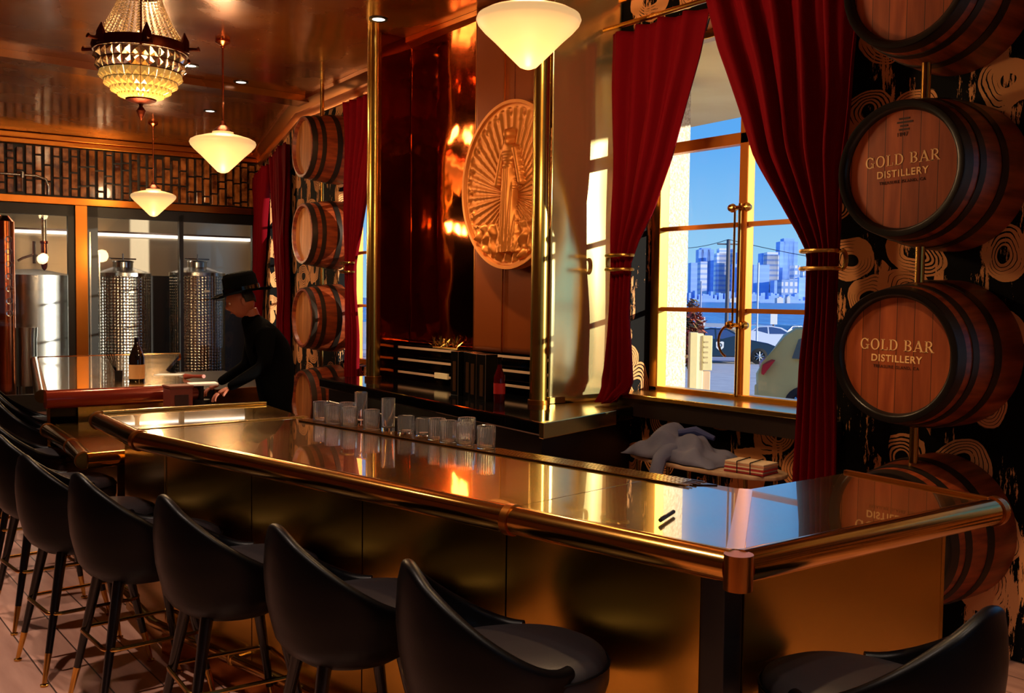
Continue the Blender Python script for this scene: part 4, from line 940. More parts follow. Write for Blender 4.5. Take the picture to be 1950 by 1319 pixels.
# ---- lower counter section and the far bar
low = empty('low_counter', (1.8, 5.8, 0), 'lower brass counter section beyond the left end of the main bar', 'counter'); bo = (1.8, 5.8); bar_ = bar; bar = low
L0, L1, L2 = Vector((1.36, 5.26)), Vector((1.428, 5.80)), Vector((1.47, 6.56))
LZ = .82
MB().prism(rp((L0.x, L0.y), (2.26, 5.26), (2.30, 6.60), (L2.x, L2.y), (L1.x, L1.y)), LZ - .04, LZ).build('counter_sheet', brass_top, low, bev=.002)
nl = outn(L0, L1)
MB().tube([(v.x + nl.x * .03 - bo[0], v.y + nl.y * .03 - bo[1], LZ - .036) for v in (L0, L1)], .042, 24).build('arm_rail', brass_rail, low, smooth=True)
MB().tube([(v.x + nl.x * .03 - bo[0], v.y + nl.y * .03 - bo[1], LZ - .036) for v in (L1 + Vector((0, .006)), L2)], .042, 24).build('arm_rail', brass_rail, low, smooth=True)
MB().tube([(L0.x - .02 - bo[0], L0.y + .01 - bo[1], LZ - .036), (2.26 - bo[0], 5.27 - bo[1], LZ - .036)], .042, 24).build('arm_rail', brass_rail, low, smooth=True)
for v in (L0 + Vector((0, .02)), L1, L2): 
    a = v + nl * .03; MB().tube([(a.x - bo[0], a.y - .008 - bo[1], LZ - .036), (a.x - bo[0] + .001, a.y + .008 - bo[1], LZ - .036)], .0465, 24).build('rail_clasp', copper_trim, low, smooth=True)
MB().prism(rp((1.50, 5.30), (1.53, 5.30), (1.58, 6.56), (1.55, 6.56)), 0, LZ - .04).build('front_panel', brass_panel, low)
MB().prism(rp((1.53, 5.30), (2.24, 5.30), (2.24, 5.33), (1.53, 5.33)), 0, LZ - .04).build('side_panel', brass_panel, low)
MB().prism(rp((1.545, 5.34), (2.24, 5.34), (2.27, 6.52), (1.59, 6.52)), 0, LZ - .041).build('counter_carcass', black_satin, low)
far = empty('far_bar', (2.4, 8.3, 0), 'far brass-topped bar section in front of the glass partition', 'bar'); bo = (2.4, 8.3); bar = far
C0, C1, C2, C3, C4 = Vector((1.452, 6.62)), Vector((2.13, 10.05)), Vector((3.50, 10.10)), Vector((2.62, 7.9)), Vector((2.40, 6.60))
MB().prism(rp(*[(v.x, v.y) for v in (C0, C4, C3, C2, C1)]), TZ - .04, TZ).build('bar_top_sheet', brass_top, far, bev=.002)
dark_rail = mat('red_brown_rail', (112, 30, 12), .22, .35, Coat_Weight=.6)
MB().tube([(C0.x - .02 - bo[0], C0.y - .03 - bo[1], TZ - .055), (C4.x + .02 - bo[0], C4.y - .03 - bo[1], TZ - .055)], .06, 24).build('arm_rail', dark_rail, far, smooth=True)
nf = outn(C0, C1)
MB().tube([(v.x + nf.x * .03 - bo[0], v.y + nf.y * .03 - bo[1], TZ - .036) for v in (C0, C1)], .042, 24).build('arm_rail', brass_rail, far, smooth=True)
MB().tube([(v.x - bo[0], v.y + .02 - bo[1], TZ - .036) for v in (C1, C2)], .042, 24).build('arm_rail', brass_rail, far, smooth=True)
MB().prism(rp((1.66, 6.72), (2.36, 6.72), (2.36, 6.75), (1.66, 6.75)), .76, TZ - .1).build('brass_panel', brass_light, far)
MB().prism(rp((1.50, 6.76), (2.40, 6.76), (2.62, 7.8), (3.30, 10.0), (2.22, 10.0)), 0, TZ - .041).build('bar_carcass', black_gloss, far)
MB().prism(rp((1.485, 6.78), (2.18, 9.98), (2.215, 9.97), (1.515, 6.77)), 0, TZ - .05).build('front_panel', brass_panel, far)
MB().prism(rp((2.75, 7.15), (3.15, 7.2), (3.17, 7.23), (2.75, 7.18)), .78, .93).build('rear_panel', copper_trim, far)
MB().prism(rp((2.45, 7.18), (3.3, 7.24), (3.5, 8.9), (2.9, 8.9)), 0, .93).build('rear_counter', black_satin, far)

# ================================================================= STOOLS
def make_stool(loc, rz, label):
    """local +x faces the bar"""
    rt = empty('bar_stool', loc, label, 'bar stool', 'black leather bar stools', rz)
    NA, = (64,)
    def hrim(a):      # rim height above floor by angle from the back (radians)
        k = min(1, abs(a) / R(128)); return lerp(.955, .665, k ** 1.25 * (3 - 2 * k) / 1.0 if k < 1 else 1) if k < 1 else .665
    def hr(a):
        k = min(1.0, abs(a) / R(125)); s_ = k * k * (3 - 2 * k); return .955 - .255 * s_
    def rr(z, a):     # outer radius by height; back leans outward
        base = interp([(.51, .14), (.55, .205), (.60, .238), (.70, .258), (.80, .262), (.90, .252), (.96, .232)], z)
        return base * (1 + .05 * math.cos(a) * max(0, z - .6))
    th = .038
    nv = 26
    def P(i, j):
        a = lerp(-R(128), R(128), i / (NA - 1)); H_ = hr(a)
        # j: outer from bottom to rim, round the rim, then inner down to the seat
        if j < 12:
            z = lerp(.522, H_ - th * .5, (j / 11)); r = rr(z, a); z_ = z
        elif j < 18:
            q = PI * (j - 11) / 7; zc = H_ - th * .5; r = rr(zc, a) - th * .5 + th * .5 * math.cos(q) * 1.0; z_ = zc + th * .5 * math.sin(q)
        else:
            z = lerp(H_ - th * .5, .60, (j - 18) / (nv - 1 - 18)); z_ = z; ch = .007 * abs(math.sin(a * 9)) if z > .70 and H_ - z > .03 else 0
            r = rr(z, a) - th + ch
        lean = -.012 * max(0, (z_ - .62) / .33) * max(0, math.cos(a)) 
        return (-r * math.cos(a) + lean, r * math.sin(a), z_)
    sh = MB().grid(P, NA, nv)
    n0 = 0; sh.f.append(tuple(range(nv))); sh.f.append(tuple(range((NA - 1) * nv, NA * nv))[::-1])
    sh.build('backrest', leather, rt, smooth=True, sharp=70)
    # seat cushion: rounded, slightly squarish
    m = MB(); prof = [(.0001, .55), (.20, .55), (.228, .575), (.238, .61), (.238, .650), (.226, .680), (.19, .697), (.10, .708), (.0001, .711)]
    seg = 48; vs = []
    for i in range(seg):
        a = 2 * PI * i / seg; sq = 1 + .045 * abs(math.sin(2 * a)) ** 1.5
        for r, z in prof: vs.append((r * sq * math.cos(a) + .04 + (.040 * max(0, math.cos(a))), r * sq * math.sin(a) * .93, z))
    n = len(prof); m.add(vs, [(i * n + k, ((i + 1) % seg) * n + k, ((i + 1) % seg) * n + k + 1, i * n + k + 1) for i in range(seg) for k in range(n - 1)])
    seat = m.build('seat', seat_leather_lit, rt, smooth=True, sharp=60)
    pts = [((.238 * (1 + .045 * abs(math.sin(2 * a)) ** 1.5) + .0) * math.cos(a) + .04 + .040 * max(0, math.cos(a)), .238 * (1 + .045 * abs(math.sin(2 * a)) ** 1.5) * math.sin(a) * .93, .66) for a in [2 * PI * i / 48 for i in range(48)]]
    MB().tube(pts, .004, 6, True).build('piping', leather, seat, smooth=True)
    MB().lathe([(.0001, .52), (.15, .52), (.17, .545), (.17, .57), (.0001, .57)], seg=32).build('seat_base', black_satin, rt, smooth=True)
    for sx in (-1, 1):
        for sy in (-1, 1):
            top = Vector((sx * .125, sy * .115, .545)); ft = Vector((sx * .225, sy * .19, 0)); q = top.lerp(ft, .76)
            lg = MB().tube([top, q], [.023, .014], 14).build('leg', black_leg, rt, smooth=True)
            MB().tube([q, ft + Vector((0, 0, .012))], [.0145, .009], 12).build('brass_ferrule', brass, lg, smooth=True)
            MB().lathe([(.0001, 0), (.016, 0), (.017, .008), (.0001, .012)], (ft.x, ft.y, 0), 14).build('foot_glide', brass, lg, smooth=True)
    z = .29; k = (.545 - z) / .545; hx, hy_ = lerp(.125, .225, k) + .021, lerp(.115, .19, k) + .021; rc = .05; pts = []
    for cx, cy, a0 in ((hx - rc, hy_ - rc, 0), (-hx + rc, hy_ - rc, 90), (-hx + rc, -hy_ + rc, 180), (hx - rc, -hy_ + rc, 270)):
        for q in range(7): a = R(a0 + 90 * q / 6); pts.append((cx + rc * math.cos(a), cy + rc * math.sin(a), z))
    MB().tube(pts, .0085, 8, True).build('foot_ring', brass, rt, smooth=True)
    return rt
s1 = make_stool((1.575, 2.075, 0), R(-20), 'nearest bar stool in front of the main bar, its rounded seat showing at right')
for x, y, rz, lb in ((1.475, 2.70, -8, 'bar stool second nearest along the main bar, left of the nearest one'), (1.345, 3.345, -4, 'bar stool third nearest along the main bar'), (1.215, 3.97, 2, 'bar stool fourth nearest along the main bar, grey seat edge showing'),
                     (1.14, 4.55, 4, 'bar stool fifth along the main bar, legs seen whole on the pale floor'), (1.17, 5.30, 4, 'bar stool at the far left end of the main bar, cut by the picture edge'),
                     (1.28, 6.25, -4, 'bar stool by the lower counter section at the far left'), (1.50, 7.20, -10, 'bar stool at the near end of the far bar'), (1.62, 7.95, -10, 'bar stool second along the far bar'),
                     (2.20, 1.29, 96, 'bar stool at the short end of the bar, bottom right corner, channelled inner back showing')):
    copy_tree(s1, (x, y, 0), lb, R(rz))

# ================================================================= GLASSES AND THINGS ON THE BARS
def ribbed(x, y, label, h=.098, r=.039, first=None):
    n = 96; m = MB(); prof = [(0.0001, 0), (r - .006, 0), (r - .001, .006), (r, h - .006), (r - .001, h), (r - .0035, h - .001), (r - .0045, .014), (r - .008, .010), (.0001, .010)]
    vs = []
    for i in range(n):
        a = 2 * PI * i / n; rib = .0026 * abs(math.sin(a * 12))
        for k, (rr_, z) in enumerate(prof):
            q = rr_ - (rib if (k in (2, 3) and .004 < z < h - .004) else 0); vs.append((q * math.cos(a), q * math.sin(a), z))
    L_ = len(prof); m.add(vs, [(i * L_ + k, ((i + 1) % n) * L_ + k, ((i + 1) % n) * L_ + k + 1, i * L_ + k + 1) for i in range(n) for k in range(L_ - 1)])
    o = m.build('ribbed_tumbler', tumbler_m, smooth=True, sharp=50, loc=(x, y, TZ)); return tag(o, label, 'glass', 'ribbed tumblers along the back of the bar')
g0 = ribbed(2.20, 4.34, 'ribbed tumbler at the left end of the row of glasses')
gl_ = [(2.285, 4.23, 'ribbed tumbler second from the left, half behind the third'), (2.185, 4.19, 'ribbed tumbler third from the left, in front of the second'), (2.205, 4.06, 'ribbed tumbler left of the first tall glass'),
       (2.235, 3.905, 'ribbed tumbler standing between the two tall glasses'), (2.31, 3.475, 'ribbed tumbler just right of the two low cut glasses'), (2.31, 3.385, 'ribbed tumbler third from the right end of the row, in front'),
       (2.33, 3.29, 'ribbed tumbler second from the right end of the row'), (2.345, 3.165, 'ribbed tumbler at the right end of the row of glasses'), (2.415, 3.40, 'ribbed tumbler behind the third from the right end')]
for x, y, lb in gl_:
    o = g0.copy(); COL.objects.link(o); o.location = (x, y, TZ + (.004 if x > 2.4 else 0)); o['label'] = lb
def lathed(name, prof, x, y, label, cat, group, z=TZ, seg=32, mtl=tumbler_m, fac=0):
    n = seg; m = MB(); vs = []
    for i in range(n):
        a = 2 * PI * i / n
        for rr_, zz in prof: q = rr_ * (1 - (fac * (i % 2) if zz > .02 and rr_ > .02 else 0)); vs.append((q * math.cos(a), q * math.sin(a), zz))
    L_ = len(prof); m.add(vs, [(i * L_ + k, ((i + 1) % n) * L_ + k, ((i + 1) % n) * L_ + k + 1, i * L_ + k + 1) for i in range(n) for k in range(L_ - 1)])
    return tag(m.build(name, mtl, smooth=True, sharp=25, loc=(x, y, z)), label, cat, group)
tall = [(.0001, 0), (.028, 0), (.030, .006), (.032, .158), (.0295, .158), (.026, .03), (.022, .024), (.0001, .024)]
lathed('highball_glass', tall, 2.30, 4.12, 'tall clear highball glass, the left one of the two', 'glass', 'tall glasses on the bar', seg=20)
lathed('highball_glass', tall, 2.27, 3.815, 'tall clear highball glass, the right one of the two', 'glass', 'tall glasses on the bar', seg=20)
low_ = [(.0001, 0), (.034, 0), (.038, .008), (.041, .05), (.038, .086), (.035, .086), (.037, .05), (.032, .018), (.0001, .016)]
lathed('cut_glass', low_, 2.30, 3.71, 'low cut rocks glass, left of the pair right of the tall glass', 'glass', 'low cut glasses on the bar', seg=18, fac=.08)
lathed('cut_glass', low_, 2.325, 3.60, 'low cut rocks glass, right of the pair right of the tall glass', 'glass', 'low cut glasses on the bar', seg=18, fac=.08)
pn = empty('pen', (2.03, 1.872, TZ + .0105), 'black pen lying on the brass near the mitred corner', 'pen', None, math.atan2(.059, .123) )
MB().tube([(-.068, 0, 0), (.055, 0, 0)], .006, 10).build('barrel', black_satin, pn, smooth=True); MB().tube([(.055, 0, 0), (.068, 0, 0)], [.006, .0015], 10).build('tip', steel, pn, smooth=True); MB().box((-.066, -.0015, .006), (-.03, .0015, .009)).build('clip', steel, pn)
# far bar items
bq_ = empty('bottle', (2.12, 7.00, TZ), 'dark bottle with a tan label standing on the far bar', 'bottle')
MB().lathe([(.0001, 0), (.048, 0), (.052, .008), (.052, .17), (.03, .235), (.016, .26), (.015, .31), (.0001, .31)], seg=28).build('bottle_glass', mat('bottle_dark', (24, 16, 12), .05, 0, Coat_Weight=1), bq_, smooth=True)
MB().lathe([(.0525, .02), (.0535, .02), (.0535, .12), (.0525, .12)], seg=28, close=True).build('label', mat('label_tan', (214, 160, 96), .5), bq_, smooth=True)
sc = empty('straw_cup', (2.03, 7.12, TZ), 'little cup of black straws beside the dark bottle', 'cup')
MB().lathe([(.0001, 0), (.025, 0), (.028, .07), (.025, .07), (.022, .004), (.0001, .004)], seg=20).build('cup', black_satin, sc, smooth=True)
for k in range(4): MB().tube([(.005 * k - .008, 0, .01), (-.03 - .015 * k, .01 * k, .19)], .0025, 6).build('straw', black_gloss, sc)
mn_ = MB().box((-.10, -.07, 0), (.10, .07, .004)).build('menu_card', white, loc=(2.50, 7.45, TZ), bev=.001); mn_.rotation_euler = (0, 0, R(-30)); tag(mn_, 'white menu card lying on the far bar beside the bottle', 'menu')
cb = MB().tube([(0, 0, .012), (.02, -.10, .02), (.04, -.26, .03)], [.022, .012, .014], 10).build('wooden_muddler', mat('muddler_red', (150, 62, 40), .5), loc=(2.50, 7.10, TZ), smooth=True); tag(cb, 'reddish wooden muddler lying at the right edge of the far bar', 'muddler')
rb = empty('red_brown_box', (2.19, 6.38, .82), 'red-brown wooden box standing at the right end of the lower counter', 'box'); rbm = mat('box_redbrown', (96, 34, 20), .5)
MB().box((-.07, -.07, 0), (.08, .07, .215)).build('box_body', rbm, rb, bev=.005); MB().box((-.04, -.074, .06), (.05, -.070, .17)).build('front_plate', mat('plate_dark', (40, 14, 10), .4), rb); MB().box((-.075, -.075, .215), (.085, .075, .23)).build('box_lid', rbm, rb, bev=.003)
tr = empty('card_tray', (2.40, 6.52, .93), 'white tray on a dark pedestal behind the far bar end', 'tray')
MB().prism([(-.10, -.07), (.09, -.09), (.12, .05), (-.07, .07)], .10, .115).build('tray_top', white, tr, bev=.003); cyl(MB(), 0, 0, 0, .10, .02).build('stand_stem', black_satin, tr); cyl(MB(), 0, 0, -.93, 0, .06).build('stand_column', black_satin, tr, smooth=True)
lk = MB().lathe([(.0001, 0), (.02, 0), (.02, .035), (.0001, .04)], seg=20).build('blue_cap', mat('blue_cap', (40, 110, 220), .4), loc=(2.62, 7.60, .93 + .0), smooth=True); tag(lk, 'small bright blue bottle cap behind the muddler', 'cap')

# table under the window with jacket and bundle
tb = empty('oval_table', (4.31, 3.70, 0), 'pale wood oval table with brass legs below the window', 'table')
pts = [(.21 * math.cos(a) * 1.0, (.54) * math.sin(a)) for a in [2 * PI * i / 64 for i in range(64)]]
pts = [(math.copysign(abs(x / .21) ** .8, x) * .21, math.copysign(abs(y / .54) ** .85, y) * .54) for x, y in pts]
MB().prism(pts, .695, .72).build('table_top', table_wood, tb, bev=.008)
for sx in (-1, 1):
    for y in (-.40, 0, .40):
        MB().tube([(sx * .13, y, .695), (sx * .13, y, 0)], .012, 10).build('leg', brass_light, tb, smooth=True)
jk = empty('folded_jacket', (4.28, 3.84, .722), 'blue-grey jacket heaped on the oval table with one sleeve hanging down', 'jacket')
def jq(i, j):
    u, v = i / 60, j / 36; y = lerp(.34, -.34, u); x = lerp(-.17, .17, v)
    env = math.sin(PI * min(1, max(0, u * 1.02))) ** .55 * math.sin(PI * v) ** .5
    hgt = .165 * env * (1.0 - .35 * u) + .045 * math.exp(-((u - .42) / .09) ** 2 - ((v - .55) / .25) ** 2)
    fold = .030 * math.sin(u * 17 + v * 6 + 2 * noise.noise(Vector((u * 4, v * 4, 1)))) + .014 * math.sin(v * 19 - u * 9)
    return (x + .02 * noise.noise(Vector((u * 6, v * 6, 3))), y + .035 * noise.noise(Vector((u * 5, v * 5, 7))), max(.004, hgt + fold * env))
jm = bump(mottle(mat('jacket_cloth', (104, 112, 150), .85), (96, 104, 140), (128, 134, 168), 3), 9, .4, .01)
MB().grid(jq, 61, 37).build('jacket_body', jm, jk, smooth=True, sharp=180, solid=.006)
slv = [(-.04, .0, .06), (-.13, .0, .05), (-.20, -.005, .02), (-.232, -.01, -.05), (-.236, -.01, -.13)]
MB().tube(slv, [.05, .045, .035, .035, .04], 12).xf(Matrix.Diagonal((1, 1.25, 1, 1))).build('sleeve', jm, jk, smooth=True)
MB().tube([(-.02, .02, .15), (.05, -.05, .165), (.09, -.16, .13)], [.02, .028, .015], 10).build('collar', mat('jacket_lining', (70, 84, 150), .7), jk, smooth=True)
nb = empty('newspaper_bundle', (4.25, 3.33, .722), 'bundle of folded red and cream papers tied with black cord on the oval table', 'newspapers', None, R(8))
for k in range(6):
    MB().box((-.075 + .002 * k, -.125 + .003 * (k % 2), k * .010), (.085, .115, k * .010 + .009)).build('paper', mat('paper_%d' % k, ((150, 30, 34), (226, 196, 170), (170, 40, 44), (232, 206, 178), (206, 150, 120), (236, 214, 186))[k], .7), nb, bev=.002)
for y in (-.05, .03): MB().tube([(-.08, y, -.0), (-.082, y, .064), (.09, y + .02, .064), (.09, y + .02, .0)], .003, 6).build('cord', rubber, nb)

# ================================================================= PENDANTS, CHANDELIER, DOWNLIGHTS
def pendant(loc, drop, label, rad=.275):
    """loc = ceiling point"""
    rt = empty('opal_pendant', (loc[0], loc[1], CZ), label, 'pendant lamp', 'opal glass pendants over the bar aisle'); zb = -drop; k = rad / .275
    MB().lathe([(.0001, 0), (.06, 0), (.062, -.02), (.045, -.035), (.018, -.05), (.014, -.07), (.0001, -.07)], seg=28).build('canopy', copper, rt, smooth=True)
    MB().tube([(0, 0, -.07), (0, 0, zb + .42 * k)], .008, 10).build('stem', copper, rt, smooth=True)
    MB().lathe([(.0001, zb + .44 * k), (.018, zb + .44 * k), (.03, zb + .40 * k), (.075, zb + .365 * k), (.088, zb + .345 * k), (.086, zb + .325 * k), (.0001, zb + .325 * k)], seg=32).build('fitter', bronze, rt, smooth=True)
    gp_ = [(.0001, 0), (.02, .002), (.045, .012), (.11, .075), (.18, .145), (.235, .195), (.266, .23), (.275, .252), (.268, .272), (.235, .290), (.15, .315), (.10, .325), (.088, .33), (.088, .345), (.0001, .345)]
    MB().lathe([(r_q * k, zb + z * k) for r_q, z in gp_], seg=56).build('lamp_shade', opal, rt, smooth=True, sharp=80)
    o = light('POINT', 'pendant_glow', (0, 0, zb - .38), 34, WARM, shadow_soft_size=.10); o.parent = rt
    o = light('POINT', 'pendant_upglow', (.0, .0, zb + .60 * k), 24, WARM, shadow_soft_size=.10); o.parent = rt
    return rt
pendant((3.225, 4.02), .955, 'large opal pendant nearest the camera, cut by the top of the picture')
pendant((3.18, 8.10), 1.12, 'middle opal pendant hanging left of the barrel stack')
pendant((4.02, 12.55), 1.18, 'farthest opal pendant in front of the amber block strip')
ch = empty('chandelier', (2.18, 7.06, CZ), 'crystal basket chandelier with a dark bronze ring and bead strands', 'chandelier')
rz_ = -.44
MB().lathe([(.0001, 0), (.07, 0), (.08, -.03), (.03, -.06), (.0001, -.07)], seg=24).build('canopy', bronze, ch, smooth=True)
MB().tube([(0, 0, -.06), (0, 0, rz_ - .3)], .01, 8).build('stem', bronze, ch)
MB().lathe([(.30, rz_ - .03), (.315, rz_ - .035), (.325, rz_), (.315, rz_ + .035), (.30, rz_ + .03)], seg=64, close=True).build('basket_ring', bronze, ch, smooth=True)
MB().lathe([(.13, -.07), (.14, -.075), (.145, -.05), (.14, -.03), (.13, -.035)], seg=40, close=True).build('crown_ring', bronze, ch, smooth=True)
for k in range(6):
    a = 2 * PI * k / 6 + .35; c, s_ = math.cos(a), math.sin(a)
    MB().tube([(.30 * c, .30 * s_, rz_ - .02), (.315 * c, .315 * s_, rz_ + .05), (.31 * c, .31 * s_, rz_ + .11)], [.045, .03, .004], 8).build('palmette', bronze, ch, smooth=True)
    MB().tube([(.31 * c, .31 * s_, rz_ - .0), (.40 * c, .40 * s_, rz_ - .005), (.415 * c, .415 * s_, rz_)], [.012, .012, .018], 8).build('ring_finial', bronze, ch, smooth=True)
for k in range(36):
    a = 2 * PI * k / 36; c, s_ = math.cos(a), math.sin(a); m = MB(); n = 17
    for q in range(n):
        t = q / (n - 1); r = lerp(.135, .295, t ** 1.35); z = lerp(-.07, rz_ + .03, t); b = .0085 + .004 * t
        m.add([(r * c + b * x, r * s_ + b * y, z + b * w_) for x, y, w_ in ((1, 0, 0), (0, 1, 0), (-1, 0, 0), (0, -1, 0), (0, 0, 1.2), (0, 0, -1.2))], [(0, 1, 4), (1, 2, 4), (2, 3, 4), (3, 0, 4), (1, 0, 5), (2, 1, 5), (3, 2, 5), (0, 3, 5)])
    m.build('bead_strand', crystal_m, ch)
rows = [(rz_ - .04, .298, .062, 0), (rz_ - .105, .290, .062, 0), (rz_ - .17, .272, .06, 1), (rz_ - .228, .243, .052, 1), (rz_ - .275, .20, .045, 1), (rz_ - .31, .155, .04, 1)]
for ri, (z, r, hh, lit) in enumerate(rows):
    nx = rows[ri + 1][1] if ri + 1 < len(rows) else .10; n = 30; m = MB()
    for k in range(n):
        a0, a1 = 2 * PI * (k + .04) / n, 2 * PI * (k + .96) / n; am = (a0 + a1) / 2; zz = z - hh; ro, ri_ = r, lerp(nx, r, .15)
        A_ = [(ro * math.cos(a0), ro * math.sin(a0), z), (ro * math.cos(a1), ro * math.sin(a1), z), (ri_ * math.cos(a1), ri_ * math.sin(a1), zz), (ri_ * math.cos(a0), ri_ * math.sin(a0), zz)]
        rm = (ro + ri_) / 2 + .022; A_.append((rm * math.cos(am), rm * math.sin(am), (z + zz) / 2 - .004)); rb2 = (ro + ri_) / 2 - .012; A_.append((rb2 * math.cos(am), rb2 * math.sin(am), (z + zz) / 2))
        m.add(A_, [(0, 1, 4), (1, 2, 4), (2, 3, 4), (3, 0, 4), (1, 0, 5), (2, 1, 5), (3, 2, 5), (0, 3, 5)])
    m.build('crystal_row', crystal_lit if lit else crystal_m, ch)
    MB().lathe([(r + .001, z + .002), (r + .006, z + .002), (r + .006, z - .003), (r + .001, z - .003)], seg=60, close=True).build('row_wire', bronze, ch)
MB().lathe([(.0001, rz_ - .355), (.06, rz_ - .355), (.105, rz_ - .35), (.10, rz_ - .36), (.06, rz_ - .375), (.015, rz_ - .385), (.012, rz_ - .40), (.034, rz_ - .43), (.02, rz_ - .465), (.0001, rz_ - .50)], seg=24).build('bottom_finial', bronze, ch, smooth=True)
for k in range(4):
    a = PI / 2 * k; b = MB().lathe([(.0001, -.04), (.018, -.03), (.02, 0), (.012, .03), (.0001, .04)], (.12 * math.cos(a), .12 * math.sin(a), rz_ - .16), 12).build('bulb', emit('bulb_%d' % k, (255, 220, 150), 6), ch, smooth=True)
o = light('POINT', 'chandelier_light', (0, 0, rz_ - .66), 45, WARM, shadow_soft_size=.12); o.parent = ch
o = light('POINT', 'chandelier_inner', (0, 0, rz_ + .02), 7, WARM, shadow_soft_size=.12); o.parent = ch
def downlight(x, y, label, power=60, color=SOFT, spread=75):
    rt = empty('downlight', (x, y, CZ), label, 'ceiling light', 'recessed ceiling downlights')
    MB().lathe([(.050, -.001), (.075, -.001), (.075, -.008), (.050, -.006)], seg=32, close=True).build('trim_ring', black_satin, rt, smooth=True)
    MB().lathe([(.0001, -.002), (.050, -.002), (.050, -.004), (.0001, -.004)], seg=24).build('lamp_face', emit('downlight_face', (255, 244, 225), 3.0), rt)
    o = light('SPOT', 'downlight_beam', (0, 0, -.02), power, color, spot_size=R(spread), spot_blend=.6, shadow_soft_size=.05); o.parent = rt
    return rt
downlight(3.876, 6.696, 'ceiling downlight nearest the niche, directly left of its post top', 60)
downlight(3.945, 9.564, 'ceiling downlight right of the middle pendant rod', 60)
downlight(4.281, 11.3, 'ceiling downlight just above the middle pendant shade', 60)
for x, y, lb in ((0.55, 3.0, 'ceiling downlight over the nearest stools'), (0.55, 5.2, 'ceiling downlight over the stools at the left end of the main bar'), (0.6, 7.6, 'ceiling downlight over the stools of the far bar')): downlight(x, y, lb, 260, (1, .76, .60), 100)
downlight(2.55, 2.3, 'ceiling downlight in front of the right barrel stack', 230, WARM, 84)
downlight(2.4, .8, 'added fill downlight over the short end of the bar', 110, (1, .82, .6), 90)  # added fill lamp, brightens the end panel of the bar
for x, y, lb in ((0.7, 1.3, 'added fill downlight behind the nearest stool'), (2.4, -.6, 'added fill downlight behind the corner stool')): downlight(x, y, lb, 200, (1, .76, .60), 100)  # added fill lamps behind the view, brighten the bar's front panels
downlight(3.3, 8.3 + .9, 'ceiling downlight in front of the left barrel stack', 60, WARM, 90)
downlight(3.4, 5.9, 'ceiling downlight in front of the gold medallion', 210, WARM, 70)

# ================================================================= STILL HOUSE (behind the glass)
dimple = mat('dimpled_steel', (190, 192, 186), .22, 1.0)
def mk_dimple():
    N, L, b = nodes(dimple); v = N.new('ShaderNodeTexVoronoi'); v.inputs['Scale'].default_value = 1; v.inputs['Randomness'].default_value = .1; v.feature = 'F1'
    t = N.new('ShaderNodeTexCoord'); s = N.new('ShaderNodeSeparateXYZ'); L.new(t.outputs['Object'], s.inputs[0]); at = N.new('ShaderNodeMath'); at.operation = 'ARCTAN2'; L.new(s.outputs['Y'], at.inputs[0]); L.new(s.outputs['X'], at.inputs[1])
    a = N.new('ShaderNodeMath'); a.operation = 'MULTIPLY'; a.inputs[1].default_value = 9; L.new(at.outputs[0], a.inputs[0]); z = N.new('ShaderNodeMath'); z.operation = 'MULTIPLY'; z.inputs[1].default_value = 22; L.new(s.outputs['Z'], z.inputs[0])
    c = N.new('ShaderNodeCombineXYZ'); L.new(a.outputs[0], c.inputs[0]); L.new(z.outputs[0], c.inputs[1]); L.new(c.outputs[0], v.inputs['Vector'])
    bp = N.new('ShaderNodeBump'); bp.inputs['Strength'].default_value = .8; bp.inputs['Distance'].default_value = .02; L.new(v.outputs['Distance'], bp.inputs['Height']); L.new(bp.outputs[0], b.inputs['Normal'])
mk_dimple()
def tank(s, dep, r, z1, label, mtl, lid=True):
    p = B(s, dep, 0); rt = empty('steel_tank', p, label, 'tank', 'steel tanks behind the glass')
    MB().lathe([(.0001, .28), (r, .30), (r, z1), (.0001, z1)], seg=64).build('tank_shell', mtl, rt, smooth=True)
    MB().lathe([(r + .002, z1 - .05), (r + .006, z1 - .05), (r + .006, z1), (.16, z1 + .09), (.0001, z1 + .09)], seg=48).build('tank_cone', steel, rt, smooth=True)
    if lid:
        MB().lathe([(.0001, z1 + .20), (.15, z1 + .19), (.16, z1 + .17), (.145, z1 + .165), (.145, z1 + .07)], seg=32).build('hatch', steel, rt, smooth=True)
        MB().tube([(-.2, 0, z1 + .22), (.2, .02, z1 + .22)], .012).build('hatch_bar', steel, rt); MB().lathe([(.0001, z1 + .30), (.012, z1 + .30), (.012, z1 + .19), (.0001, z1 + .19)], seg=10).build('hatch_knob', steel, rt)
        MB().box((-r * .1, -r - .012, z1 - .30), (-r * .1 + .08, -r + .004, z1 - .27)).build('name_plate', milk, rt)
    for k in range(3):
        a = 2 * PI * k / 3; MB().tube([(r * .8 * math.cos(a), r * .8 * math.sin(a), .30), (r * .8 * math.cos(a), r * .8 * math.sin(a), 0)], .03).build('leg', steel, rt)
    return rt
tank(-1.86, .95, .40, 1.95, 'dimpled steel tank with a round hatch behind the left pane', dimple)
tank(-.75, .95, .42, 1.98, 'dimpled steel tank behind the right pane, left of the man', dimple)
tank(-3.05, 1.55, .62, 1.9, 'broad smooth steel tank behind the far left pane', steel, False)
tank(-3.22, 0.78, .15, 1.05, 'small steel drum low behind the far left pane', steel, False)
p = B(-3.50, .45, 0); rt = empty('copper_still', p, 'copper still column with portholes at the left edge of the picture', 'still')
MB().lathe([(.0001, 0), (.13, 0), (.13, 2.62), (.06, 2.7), (.0001, 2.7)], seg=32).build('column', copper, rt, smooth=True)
for k in range(7):
    z = 1.35 + k * .17; MB().lathe([(.03, -.135), (.045, -.14), (.045, -.12), (.03, -.12)], (.03, 0, z), 20, 'y', True).build('porthole', steel, rt)
p = B(-3.0, .45, 0); rt = empty('condenser_pipe', p, 'vertical steel and copper condenser pipe hanging behind the far left pane', 'pipe')
